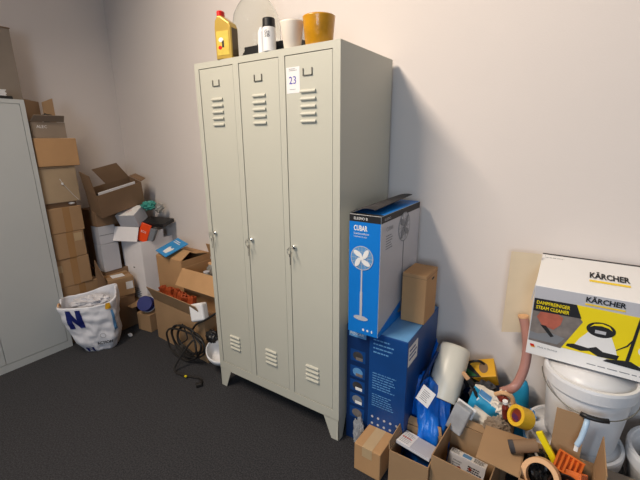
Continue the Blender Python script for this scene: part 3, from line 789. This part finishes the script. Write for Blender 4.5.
# ------------------------------------------------------------------ blue bag and white roll
def bag_roll():
    a = Vector((.418, .215, .275)); b = Vector((.426, .385, .47))
    ax = (b - a); L = ax.length; ax.normalize()
    q = Vector((0, 0, 1)).rotation_difference(ax)
    r = thing('vinyl_roll', 'thick white roll leaning out of the blue bag against the wall', 'roll', a, q.to_euler())
    R0 = .072
    obj('roll_body', lathe([(R0 - .010, 0), (R0 - .002, 0), (R0, .003), (R0, L - .02), (R0 - .006, L - .004), (R0 - .03, L), (0, L), (0, L - .004), (R0 - .03, L - .005), (R0 - .012, L - .02), (R0 - .012, .004)], 56), M['roll'], r, smooth=True)
    obj('roll_rim', lathe([(R0 - .016, .002), (R0 - .006, -.002), (R0 - .004, .002)], 48), M['black'], r, smooth=True)
    r = thing('blue_bag', 'bright blue plastic bag with a white care label, slumped in front of the white roll', 'bag', (.402, .115, 0))
    # slumped sack, taller at the left behind
    def S(u, v):
        t = 2 * PI * u
        k = math.sin(min(1, v * 1.02) * PI * .5)
        rx = .094 * (1 - .45 * v ** 3) * (.85 + .15 * math.cos(2 * t)); ry = .075 * (1 - .65 * v ** 2)
        n1 = noise.noise(Vector((math.cos(t) * 1.6, math.sin(t) * 1.6, v * 3))) * .025 + noise.noise(Vector((math.cos(t) * 5, math.sin(t) * 5, v * 7))) * .012 + .008 * math.sin(t * 7 + v * 5)
        return (rx * math.cos(t) + n1 * math.cos(t) - .03 * v, ry * math.sin(t) + n1 * math.sin(t) + .1 * v ** 1.5, .375 * v + .02 * math.sin(t * 3) * v)
    bm = bmesh.new(); n = 72; m = 30
    rg = [[bm.verts.new(S(i / n, j / m)) for i in range(n)] for j in range(m + 1)]
    for A, C in zip(rg, rg[1:]):
        for i in range(n): bm.faces.new((A[i], A[(i + 1) % n], C[(i + 1) % n], C[i]))
    bm.faces.new(rg[0][::-1]); bm.faces.new(rg[-1])
    obj('bag_body', bm, M['bagblue'], r, smooth=True)
    # upper part of the bag standing up along the roll
    obj('bag_mouth', sheet(lambda u, v: (-.088 + .022 * u + .02 * v + .008 * noise.noise(Vector((u * 3, v * 3, 1))), .06 + .20 * v - .05 * u, .17 + .32 * v + .05 * u * (1 - v) + .012 * noise.noise(Vector((u * 5, v * 5, 3)))), 14, 18, .002), M['bagblue'], r, smooth=True)
    obj('bag_hem', tube(spline([(-.065, .02, .30), (-.062, .07, .37), (-.05, .13, .42), (-.04, .19, .46)], 8), .008, 8), M['navy_d'], r, smooth=True)
    F = Face((-.045, -.0, .255), (.86, -.12, .5 - .85), (.3, .25, 1))
    F = Face((-.058, -.035, .345), (.86, -.1, -.38), (.35, .25, .9))
    lab = obj('care_label', F.rect(0, .062, 0, .075, .004), M['paper'], r)
    obj('printed_lettering', lines_bm(F, .012, .05, .012, .062, 6, .003, 3, .0046), M['greyink'], lab)
bag_roll()

# ------------------------------------------------------------------ small boxes in the foreground
def foreground():
    # closed carton
    carton('small_cardboard_box', 'small closed taped carton on the carpet near the locker foot', (.205, -.003, 0), R(-2), .128, .19, .14, 'card_warm', tape=True, tapem='tape_clear', tape_axis='y')
    # open carton with papers
    r = carton('open_cardboard_box', 'open brown carton with white leaflet, second of the front row from the locker', (.385, .0, 0), R(0), .165, .19, .185, 'card', open_=True,
               flaps={'b': (25, .035), 'l': (12, .03)})
    p = thing('leaflet', 'white product leaflet lying slanted in the open carton nearest the closed one', 'leaflet', (.385, .01, .162), (R(-14), R(4), R(-5)))
    obj('leaflet_sheet', B((-.075, .075, -.055, .055, 0, .012)), M['greybox'], p, bev=.001)
    F = Face((-.075, -.055, .012), (1, 0, 0), (0, 1, 0))
    q = obj('printed_panel', F.rect(.0, .06, 0, .11, .001), M['paper'], p)
    obj('printed_lettering', lines_bm(F, .006, .055, .01, .10, 8, .003, 3, .0016), M['greyink'], q)
    obj('printed_lettering', lines_bm(F, .006, .055, .05, .06, 1, .004, 5, .0019), M['red'], q)
    # open carton with tile adhesive pack
    r = carton('open_cardboard_box', 'open brown carton holding a printed white package, in the middle of the front row', (.585, .035, 0), R(-4), .215, .235, .235, 'card', open_=True,
               flaps={'b': (30, .03)})
    p = thing('printed_package', 'white package with blue picture and dense print, inside the middle open carton', 'package', (.575, .035, .105), (R(-22), R(4), R(-2)))
    obj('package_body', B((-.07, .075, -.0, .055, -.06, .06)), M['greybox'], p, bev=.002)
    T = Face((-.07, -.055, .06), (1, 0, 0), (0, 1, 0))
    q = obj('printed_panel', T.rect(.0, .145, .055, .11, .001), M['white'], p)
    obj('printed_picture', T.rect(.05, .085, .064, .10, .0016), M['skyblue'], q)
    obj('printed_lettering', lines_bm(T, .005, .045, .06, .105, 6, .004, 5, .0016), M['greyink'], q)
    obj('printed_lettering', lines_bm(T, .095, .14, .06, .105, 5, .004, 6, .0016), M['ink'], q)
    T = Face((-.07, 0, -.06), (1, 0, 0), (0, 0, 1)); T.o += T.v * .055
    q = obj('printed_panel', T.rect(.0, .145, .0, .06, .001), M['greybox'], p)
    obj('printed_lettering', lines_bm(T, .02, .065, .006, .048, 4, .006, 7, .0016), M['greyink'], q)
    obj('printed_lettering', lines_bm(T, .08, .14, .006, .048, 5, .005, 8, .0016), M['ink'], q)
    obj('printed_symbols', T.ell(.05, .02, .008, .006, .002, T.ell(.09, .035, .007, .006, .002)), M['brownred'], q)
    # clear blister pack
    p = thing('blister_pack', 'clear plastic blister pack standing between the blue bag and the white rag', 'package', (.50, .15, .20), (R(-14), R(12), R(-14)))
    obj('pack_body', B((-.036, .036, -.02, .02, 0, .125)), M['clearfilm'], p, bev=.006)
    obj('pack_card', B((-.042, .042, .021, .023, -.004, .13)), M['paper'], p)
    obj('dark_content', B((-.02, .02, -.012, .012, .01, .05)), M['brownred'], p, bev=.004)
    s = carton('cardboard_box', 'brown carton supporting the packages, hidden behind the middle open carton', (.60, .26, 0), 0, .24, .17, .20, 'card_dark', tape=False)
    # blue and white printed bag, folded and flat sided
    p = thing('plaster_bag', 'light blue and white folded bag leaning behind the middle open carton', 'bag', (.578, .225, .20), (R(-12), R(4), R(-6)))
    def pb(u, v):
        return (-.062 + .125 * u + .02 * v + .004 * noise.noise(Vector((u * 4, v * 4, 2))), -.02 + .012 * noise.noise(Vector((u * 3, v * 5, 7))) - .012 * math.sin(u * PI), .19 * v - .02 * u * v)
    obj('bag_body', sheet(pb, 12, 14, .03), M['cloth_w'], p)
    def band(u0, u1, v0, v1, slope, m, nm):
        obj(nm, sheet(lambda a, c: Vector(pb(u0 + (u1 - u0) * a, v0 + (v1 - v0) * c + slope * (a - .5))) + Vector((0, -.002, 0)), 10, 8, .0015), M[m], p)
    band(.22, 1, .52, .80, -.10, 'cyan', 'printed_band'); band(.0, .22, .0, .97, 0, 'cyan', 'printed_side'); band(.24, .62, .84, .98, -.04, 'skyblue', 'printed_top')
    # yellow tool box
    p = thing('tool_package', 'yellow and black tool packaging with green triangle, lying against the wall', 'package', (.548, .42, .325), (R(22), R(-18), R(12)))
    obj('package_body', B((-.075, .075, -.05, .05, 0, .07)), M['amber'], p, bev=.003)
    F = Face((-.075, -.05, 0), (1, 0, 0), (0, 0, 1))
    q = obj('printed_panel', F.poly([(0, 0), (.10, 0), (.045, .07), (0, .07)], .001), M['ink'], p)
    obj('printed_triangle', F.poly([(.02, .02), (.075, .012), (.03, .06)], .0016), M['green'], q)
    F2 = Face((-.075, -.05, .07), (1, 0, 0), (0, 1, 0))
    q = obj('printed_panel', F2.poly([(0, 0), (.085, 0), (.045, .07), (0, .09)], .001), M['ink'], p)
    obj('printed_triangle', F2.poly([(.012, .012), (.07, .006), (.02, .06)], .0016), M['green'], q)
    obj('printed_picture', F2.ell(.10, .05, .02, .03, .001), M['card_dark'], p)
    obj('carry_handle', tube(spline([(-.04, .02, .07), (-.03, .02, .092), (.01, .02, .095), (.03, .02, .07)], 6), .006, 8), M['black'], p)
    s = thing('navy_sack', 'dark blue sack lying behind the tool packaging at the wall', 'bag', (.59, .435, .15))
    obj('sack_body', blob(.13, .065, .16, .18, 2, 5, 4, flat=-.148), M['navy_d'], s, smooth=True)
    # dark pouch with tools
    p = thing('tool_pouch', 'dark grey fabric pouch with a white cap, between the tool package and white rag', 'pouch', (.585, .29, .335), (0, 0, R(20)))
    obj('pouch_body', blob(.062, .045, .055, .35, 3, 12, 4), M['grey_d'], p)
    obj('black_strap', tube(spline([(-.05, -.03, .04), (-.03, -.05, 0), (.0, -.052, -.03), (.05, -.04, -.04)], 6), .009, 8), M['black'], p)
    obj('buckle', B((-.014, .014, -.006, .006, -.008, .008)), M['paper'], p, loc=(-.025, -.056, .0), rot=(0, R(30), 0), bev=.002)
    p = thing('knife', 'utility knife with pale blade guard sticking out beside the white roll', 'knife', (.525, .28, .375), (R(10), R(40), R(-10)))
    obj('grip', B((-.012, .05, -.008, .008, -.011, .011)), M['black'], p, bev=.004)
    obj('blade_guard', B((-.05, -.012, -.006, .006, -.009, .009)), M['tan'], p, bev=.002)
    # white rag
    p = thing('white_rag', 'stained white rag on the pile just left of the hose end', 'rag', (.668, .24, .345), (0, 0, 0))
    obj('rag_cloth', blob(.05, .04, .06, .4, 3, 22, 4), M['cloth_w'], p)
    obj('stain', blob(.022, .016, .018, .3, 3, 5, 3), M['brownred'], p, loc=(.0, -.025, .045))
    obj('rag_fold', tube(spline([(-.03, -.02, .05), (0, -.03, .075), (.03, -.02, .06), (.04, -.02, .03)], 6), .009, 8), M['tan'], p)
    # teal garbage bag near the wall
    p = thing('teal_sack', 'narrow teal plastic sack standing behind the hose at the wall', 'bag', (.722, .455, .0))
    obj('sack_body', lathe([(0, .0), (.045, .0), (.045, .03), (.036, .25), (.028, .32), (.018, .35), (0, .355)], 20, sx=1.0, sy=.8), M['cyan'], p, smooth=True)
    p = thing('teal_film', 'pale teal crumpled film beside the yellow tape roll', 'film', (.775, .27, .26))
    obj('film_body', blob(.022, .02, .08, .4, 4, 8, 4), M['skyblue'], p)
    # small bottles
    p = thing('brown_bottle', 'small dark brown bottle with white cap leaning in the pile behind the tape roll', 'bottle', (.69, .17, .34), (R(8), R(-6), 0))
    obj('bottle_body', lathe([(0, 0), (.013, 0), (.014, .05), (.008, .062), (.008, .07), (0, .07)], 20), M['brownred'], p)
    obj('cap', lathe([(0, .07), (.010, .07), (.010, .082), (0, .082)], 20), M['white'], p)
    p = thing('white_tube', 'small white tube with red mark beside the brown bottle', 'tube', (.722, .18, .335), (R(6), R(8), 0))
    obj('tube_body', lathe([(0, 0), (.010, 0), (.012, .05), (.006, .07), (0, .07)], 16), M['white'], p)
    p = thing('grey_bag', 'dull grey crumpled bag under the brown bottle', 'bag', (.665, .17, .275))
    obj('bag_body', blob(.05, .035, .05, .25, 1.6, 31, 4), M['card_grey'], p)
    # hose
    p = thing('hose', 'thick dull pink hose curving down from behind the steam cleaner box', 'hose', (.70, .33, .36))
    o = Vector((.70, .33, .36))
    obj('hose_body', tube([Vector(q) - o for q in spline([(.655, .28, .375), (.700, .315, .40), (.722, .34, .48), (.722, .36, .57), (.706, .372, .65), (.690, .378, .70)], 8)], .019, 20), M['pipe'], p, smooth=True)
    obj('hose_rim', tube([Vector((.6905, .378, .698)) - o, Vector((.689, .3785, .706)) - o], .021, 20), M['tan'], p)
foreground()

# ------------------------------------------------------------------ tool carton at the front right
def tool_carton():
    w, d, h = .215, .21, .34
    r = carton('open_cardboard_box', 'open brown carton of tools and tape with wide left flap, before the white buckets', (.878, -.015, 0), 0, w, d, h, 'card', open_=True,
               flaps={'l': (90, .138), 'r': (3, .125)})
    obj('flap', sheet(lambda u, v: (-.028 + .09 * u, d / 2 - .004 + .008 * v, h + .168 * v), 4, 4, .0035), M['card'], r)
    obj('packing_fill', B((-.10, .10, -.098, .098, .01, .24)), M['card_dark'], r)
    for c in r.children:
        pass
    p = thing('black_bag', 'black plastic bag bulging from the left side of the tool carton', 'bag', (.822, .01, .285))
    obj('bag_body', blob(.045, .07, .075, .3, 3, 6, 4), M['black'], p)
    p = thing('cardboard_tube', 'short brown cardboard tube with dark open end lying over the left flap', 'tube', (.768, -.005, .378), (R(12), R(74), R(32)))
    obj('tube_body', lathe([(.012, -.045), (.022, -.045), (.022, .045), (.012, .045)], 28), M['card_dark'], p)
    obj('tube_end', lathe([(0, -.046), (.0225, -.046), (.0225, -.030), (0, -.030)], 28), M['grey_d'], p)
    p = thing('tape_roll', 'yellow roll of tape with red printed core, on the pile behind the left flap', 'tape', (.745, .12, .40), (R(62), R(0), R(-48)))
    obj('tape_body', lathe([(.026, -.028), (.040, -.028), (.040, .028), (.026, .028), (.026, -.028)], 36), M['tape_y'], p)
    obj('tape_core', lathe([(0, .018), (.026, .018), (.026, .02), (0, .021)], 36), M['brownred'], p)
    F = Face((0, 0, .021), (1, 0, 0), (0, 1, 0))
    obj('printed_lettering', lines_bm(F, -.018, .018, -.018, .0, 3, .003, 3), M['bagnavy'], p)
    p = thing('tape_roll', 'large pale masking tape roll standing at the front of the tool carton', 'tape', (.832, -.065, .335), (R(62), R(0), R(-14)))
    obj('tape_body', lathe([(.042, -.016), (.058, -.016), (.058, .016), (.042, .016), (.042, -.016)], 44), M['tan'], p)
    p = thing('spirit_level', 'bright yellow bar leaning in the tool carton', 'tool', (.888, .03, .305), (R(-8), R(-35), R(0)))
    obj('bar', B((-.011, .011, -.007, .007, 0, .14)), M['yellow'], p, bev=.002)
    p = thing('white_stick', 'thin white stick leaning beside the yellow bar', 'stick', (.858, -.01, .30), (R(-4), R(-36), R(0)))
    obj('stick_body', B((-.003, .003, -.003, .003, 0, .12)), M['white'], p)
    p = thing('orange_tray', 'orange slatted plastic tray at the back of the tool carton', 'tray', (.905, .025, .335), (R(28), R(12), R(-8)))
    bm = B((-.040, .040, -.032, .032, 0, .012))
    for k in range(6): B((-.040 + .0145 * k, -.0335 + .0145 * k, -.032, .032, .0, .024), bm=bm)
    B((-.04, .04, -.036, -.030, -.004, .026), (-.04, .04, .030, .036, -.004, .026), bm=bm)
    obj('tray_body', bm, M['orange_d'], p, bev=.001)
    p = thing('orange_block', 'second orange slatted block, tipped against the right side of the tool carton', 'block', (.935, -.01, .315), (R(-20), R(30), R(60)))
    bm = B((-.03, .03, -.02, .02, 0, .03))
    for k in range(4): B((-.028 + .0155 * k, -.02 + .0155 * k, -.024, .024, .0, .036), bm=bm)
    obj('block_body', bm, M['orange_d'], p, bev=.002)
    p = thing('dark_cup', 'dark brown round cup in the front right corner of the tool carton', 'cup', (.905, -.05, .26), (R(20), R(0), 0))
    p.scale = (1.15, 1.15, 1.1)
    obj('cup_body', lathe([(0, 0), (.04, 0), (.046, .07), (.042, .07), (.037, .005), (0, .005)], 36), mat('dark_brown_plastic', (.02, .008, .006), .4), p)
    p = thing('clear_wrap', 'clump of clear plastic wrap beside the masking tape', 'film', (.868, -.06, .275))
    obj('wrap_body', blob(.028, .03, .035, .45, 4, 8, 4), M['bubble'], p)
    p = thing('scraper', 'pale blue plastic scraper with white tip hooked over the back flap', 'scraper', (.930, .062, .445), (R(-10), R(4), R(0)))
    obj('handle', tube(spline([(.006, .02, .062), (.004, .0, .05), (0, -.006, .0), (-.006, -.006, -.03)], 6), .009, 12), mat('pale_blue_plastic', srgb(176, 202, 226), .3), p, smooth=True)
    obj('tip', B((-.012, .0, -.012, 0, -.052, -.028)), M['white'], p, bev=.002)
    # dull grey-brown cardboard lying in front of the buckets
    p = thing('grey_carton', 'flat-topped grey-brown carton in the bottom right corner in front of the buckets', 'cardboard box', (1.09, -.02, 0), R(0))
    obj('box_body', B((-.095, .20, -.10, .115, 0, .335)), M['card_grey'], p, bev=.003)
tool_carton()

# ------------------------------------------------------------------ buckets
def bucket(name, lab, x, y, z, rt, rb, h, lid, handle=True, rim=True, ha=0, group=None):
    r = thing(name, lab, 'bucket', (x, y, z), (0, 0, ha), group)
    prof = [(0, 0), (rb - .004, 0), (rb, .004), (rt - .004, h - .045), (rt - .004, h - .004), (rt, h)]
    if lid == 'open': prof += [(rt - .004, h), (rt - .010, h - .05), (rb - .006, .006), (0, .006)]
    else: prof += [(0, h)]
    obj('bucket_body', lathe(prof, 72), M['plastic_w'], r, smooth=True, bev=0)
    # skirt ring under the rim
    obj('rim', lathe([(rt - .006, h - .052), (rt + .004, h - .050), (rt + .006, h - .046), (rt + .009, h - .006), (rt + .006, h + .004), (rt - .004, h + .005), (rt - .008, h - .002), (rt - .008, h - .05)], 72), M['plastic_w'], r, smooth=False)
    if lid == 'lid':
        obj('lid', lathe([(rt - .01, h + .002), (rt - .012, h - .008), (0, h - .008), (0, h - .001), (rt - .012, h - .001)], 72), M['plastic_w'], r, smooth=False)
    if handle:
        zz = h - .03
        pts = []
        for k in range(25):
            t = PI * k / 24
            pts.append(((rt + .012) * math.cos(t), -(.05 * math.sin(t)) - rt * .98 * math.sin(t), zz - .042 * math.sin(t)))
        hd = obj('handle', tube(pts, .002, 8), M['slot'], r, smooth=True)
        obj('grip', tube([Vector(p) + Vector((0, 0, 0)) for p in pts[10:15]], .0085, 12), M['black'], hd, smooth=True)
    return r

def buckets():
    cx, cy = .941, .272
    bucket('bucket', 'lower white bucket of the left stack, mostly hidden behind the tool carton', cx - .018, cy, 0, .158, .13, .30, 'lid', handle=False)
    bucket('bucket', 'upper white bucket with wire handle and black grip, under the steam cleaner box', cx, cy, .305, .143, .117, .285, 'lid', ha=R(5))
    p = thing('plastic_sheet', 'crumpled translucent plastic sheet wrapped round the lower white bucket', 'plastic sheet', (cx, cy, .14))
    obj('sheet_body', sheet(lambda u, v: ((.156 + .006 * noise.noise(Vector((u * 9, v * 4, 0)))) * math.cos(-PI * .40 - 0 + PI * .62 * (u - .2)), (.156 + .008 * noise.noise(Vector((u * 9, v * 4, 0)))) * math.sin(-PI * .40 + PI * .62 * (u - .2)), .115 * v - .03 + .03 * math.sin(u * 11) * (1 - v)), 40, 10, .001), M['clearfilm'], p, smooth=False)
    bucket('bucket', 'white bucket at the right edge of the picture, holding crumpled grey film', 1.262, .29, 0, .165, .13, .335, 'open', handle=False)
    bucket('bucket', 'rear white bucket at the right edge, directly under the steam cleaner box', 1.235, .36, .0, .13, .11, .585, 'lid', handle=False) if False else None
    p = thing('crumpled_film', 'crumpled grey plastic film lying in the bucket at the right edge', 'film', (1.262, .29, .25))
    obj('film_body', blob(.115, .115, .05, .25, 3, 6, 4), M['bubble'], p)
buckets()

# ------------------------------------------------------------------ steam cleaner box
def steam_box():
    x0, x1, y0, y1, z0, z1 = .722, 1.145, .255, .505, .604, .895
    r = thing('steam_cleaner_box', 'white and yellow steam cleaner carton lying on the white bucket', 'box', (x0, y0, z0))
    w, d, h = x1 - x0, y1 - y0, z1 - z0
    rise = .06
    # body with a bulging, sloping lid
    bm = bmesh.new()
    P = [(0, 0, 0), (w, 0, 0), (w, d, 0), (0, d, 0), (0, 0, h), (w, 0, h), (w, d, h + rise), (0, d, h + rise)]
    v = [bm.verts.new(p) for p in P]
    for f in ((0, 3, 2, 1), (4, 5, 6, 7), (0, 1, 5, 4), (1, 2, 6, 5), (2, 3, 7, 6), (3, 0, 4, 7)): bm.faces.new([v[i] for i in f])
    obj('box_body', bm, M['white'], r, bev=.002)
    F = Face((0, 0, 0), (1, 0, 0), (0, 0, 1))
    obj('printed_panel', F.rect(.001, w - .001, .060, h - .002, .0006), M['greybox'], r)
    obj('printed_yellow', F.poly([(.10, .060), (w - .001, .060), (w - .001, .238), (.13, .243)], .0010), M['yellow'], r)
    g = obj('printed_photo', F.poly([(.004, .060), (.112, .056), (.166, .181), (.15, .20), (.004, .20)], .0014), M['picgrey'], r)
    g['label'] = 'printed photo of a person in red cleaning a surface'
    obj('printed_person', F.poly([(.02, .165), (.04, .135), (.08, .125), (.10, .15), (.105, .18), (.09, .19), (.03, .188)], .0018), M['skin'], g)
    obj('printed_arm', F.poly([(.035, .135), (.055, .135), (.085, .098), (.075, .092)], .0022), M['ink'], g)
    obj('printed_surface', F.poly([(.004, .068), (.10, .068), (.12, .10), (.075, .11), (.03, .095), (.004, .10)], .0016), M['greyink'], g)
    k = obj('printed_banner', F.poly([(.004, .188), (.160, .193), (.139, .243), (.004, .240)], .0020), M['ink'], r)
    F.text('DAMPFREINIGER', .013, .219, .0135, M['yellow'], k, width=.108, bold=.02, z=.003)
    F.text('STEAM CLEANER', .013, .199, .0135, M['yellow'], k, width=.108, bold=.02, z=.003)
    F.text('KÄRCHER', .163, .263, .019, M['ink'], r, width=.115, bold=.03, z=.003)
    obj('logo_underline', F.rect(.163, .278, .250, .256, .002), M['logo_yellow'], r)
    q = obj('printed_cleaner', F.poly([(.150, .080), (.282, .078), (.275, .10), (.258, .14), (.25, .165), (.195, .165), (.182, .14), (.165, .115)], .0016), M['white'], r)
    obj('printed_cleaner_base', F.poly([(.128, .072), (.175, .066), (.20, .074), (.228, .060), (.283, .064), (.287, .082), (.24, .082), (.218, .096), (.195, .084), (.15, .088), (.13, .082)], .0020), M['ink'], q)
    obj('printed_cleaner_top', F.ell(.222, .165, .043, .029, .0022), M['ink'], q)
    obj('printed_cleaner_trim', F.poly([(.19, .170), (.20, .184), (.222, .19), (.245, .184), (.255, .170), (.243, .177), (.222, .181), (.20, .177)], .0028), M['yellow'], q)
    obj('printed_display', F.rect(.206, .238, .150, .162, .0028), M['greybox'], q)
    bm = F.poly([(.306, .065), (.316, .065), (.327, .235), (.319, .235)], .0022)
    F.poly([(.245, .048), (.36, .044), (.35, .056), (.322, .070), (.30, .068), (.255, .058)], .0024, bm)
    F.poly([(.275, .098), (.305, .125), (.320, .16), (.316, .16), (.301, .128), (.275, .102)], .0020, bm)
    obj('printed_floor_tool', bm, M['ink'], q)
    obj('printed_accessory', F.ell(.348, .118, .014, .017, .0020), M['white'], q)
    obj('printed_flag', F.rect(.013, .027, .037, .041, .0020, F.rect(.011, .025, .041, .046, .0020)), M['red'], r)
    obj('printed_flag_stripe', F.rect(.015, .029, .033, .037, .0020), M['amber'], r)
    F.text('Made in Germany', .038, .036, .008, M['greyink'], r, width=.066, z=.002)
    obj('printed_lettering', lines_bm(F, .2, .40, .018, .024, 1, .003, 3), M['greyink'], r)
    sl = math.hypot(d, rise)
    T = Face((0, 0, h), (1, 0, 0), (0, d, rise))
    T.text('KÄRCHER', .168, .115, .040, M['ink'], r, width=.122, bold=.03, z=.003)
    obj('logo_underline', T.rect(.168, .29, .088, .101, .002), M['logo_yellow'], r)
    obj('printed_lettering', lines_bm(T, .012, .10, .225, .232, 1, .003, 3), M['greyink'], r)
    obj('lid_edge', tube([T.p(0, sl, 0.001), T.p(w, sl, .001)], .003, 8), M['grey_d'], r)
    # open side flaps on the left
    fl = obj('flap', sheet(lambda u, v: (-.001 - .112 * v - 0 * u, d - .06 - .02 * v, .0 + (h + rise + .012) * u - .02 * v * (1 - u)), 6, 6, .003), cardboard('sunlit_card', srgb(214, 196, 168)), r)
    fl['label'] = 'beige open end flap'
    obj('flap', sheet(lambda u, v: (-.002 - .006 * v + .012 * u, .01 + (d - .02) * u, h + rise * u - .002 + .0 * v - .065 * v * (1 - u * .5)), 6, 4, .003), M['greybox'], r)
steam_box()

# ------------------------------------------------------------------ lights
def area(name, loc, target, size, power, col, shape='DISK', sy=None):
    ld = bpy.data.lights.new(name, 'AREA'); ld.energy = power; ld.color = col; ld.shape = shape; ld.size = size
    if sy: ld.size_y = sy
    o = bpy.data.objects.new(name, ld); COL.objects.link(o); o.location = loc
    o.rotation_euler = (Vector(target) - Vector(loc)).to_track_quat('-Z', 'Y').to_euler()
    return o
tl = area('ceiling_tube_lamp', (-.88, -1.72, 3.1), (0, 0, 0), 1.5, 108, (1, .86, .71), 'RECTANGLE', .12)
nx = Vector((-.34, .94, 0)).normalized(); nz = -Vector((.95, .50, -1.0)); nz = (nz - nx * nz.dot(nx)).normalized(); ny = nz.cross(nx)
tl.rotation_euler = Matrix((nx, ny, nz)).transposed().to_euler()
area('cool_daylight_fill', (1.3, -3.3, 1.4), (1.2, .5, .4), 1.2, 52, (.64, .81, 1), 'RECTANGLE', 1.5)  # cool daylight fill added behind the camera to brighten front faces; no window built
w = bpy.data.worlds.new('world'); SC.world = w; w.use_nodes = True
w.node_tree.nodes['Background'].inputs[0].default_value = (.8, .85, 1, 1)
w.node_tree.nodes['Background'].inputs[1].default_value = .3

# ------------------------------------------------------------------ camera
f = 375.8
yaw, pitch, roll = .589, .263, -.009
fw = Vector((-math.sin(yaw) * math.cos(pitch), math.cos(yaw) * math.cos(pitch), -math.sin(pitch)))
rt = Vector((math.cos(yaw), math.sin(yaw), 0)); up = rt.cross(fw)
r2 = rt * math.cos(roll) + up * math.sin(roll); u2 = -rt * math.sin(roll) + up * math.cos(roll)
cd = bpy.data.cameras.new('camera'); cam = bpy.data.objects.new('camera', cd); COL.objects.link(cam)
cd.sensor_width = 36; cd.lens = f / 640 * 36; cd.clip_start = .02
mw = Matrix((r2, u2, -fw)).transposed().to_4x4(); mw.translation = (.783, -1.321, 1.443)
cam.matrix_world = mw
SC.camera = cam
SC.view_settings.view_transform = 'Standard'
SC.view_settings.look = 'None'
SC.view_settings.gamma = 1
SC.view_settings.use_curve_mapping = False
SC.view_settings.exposure = 0.0
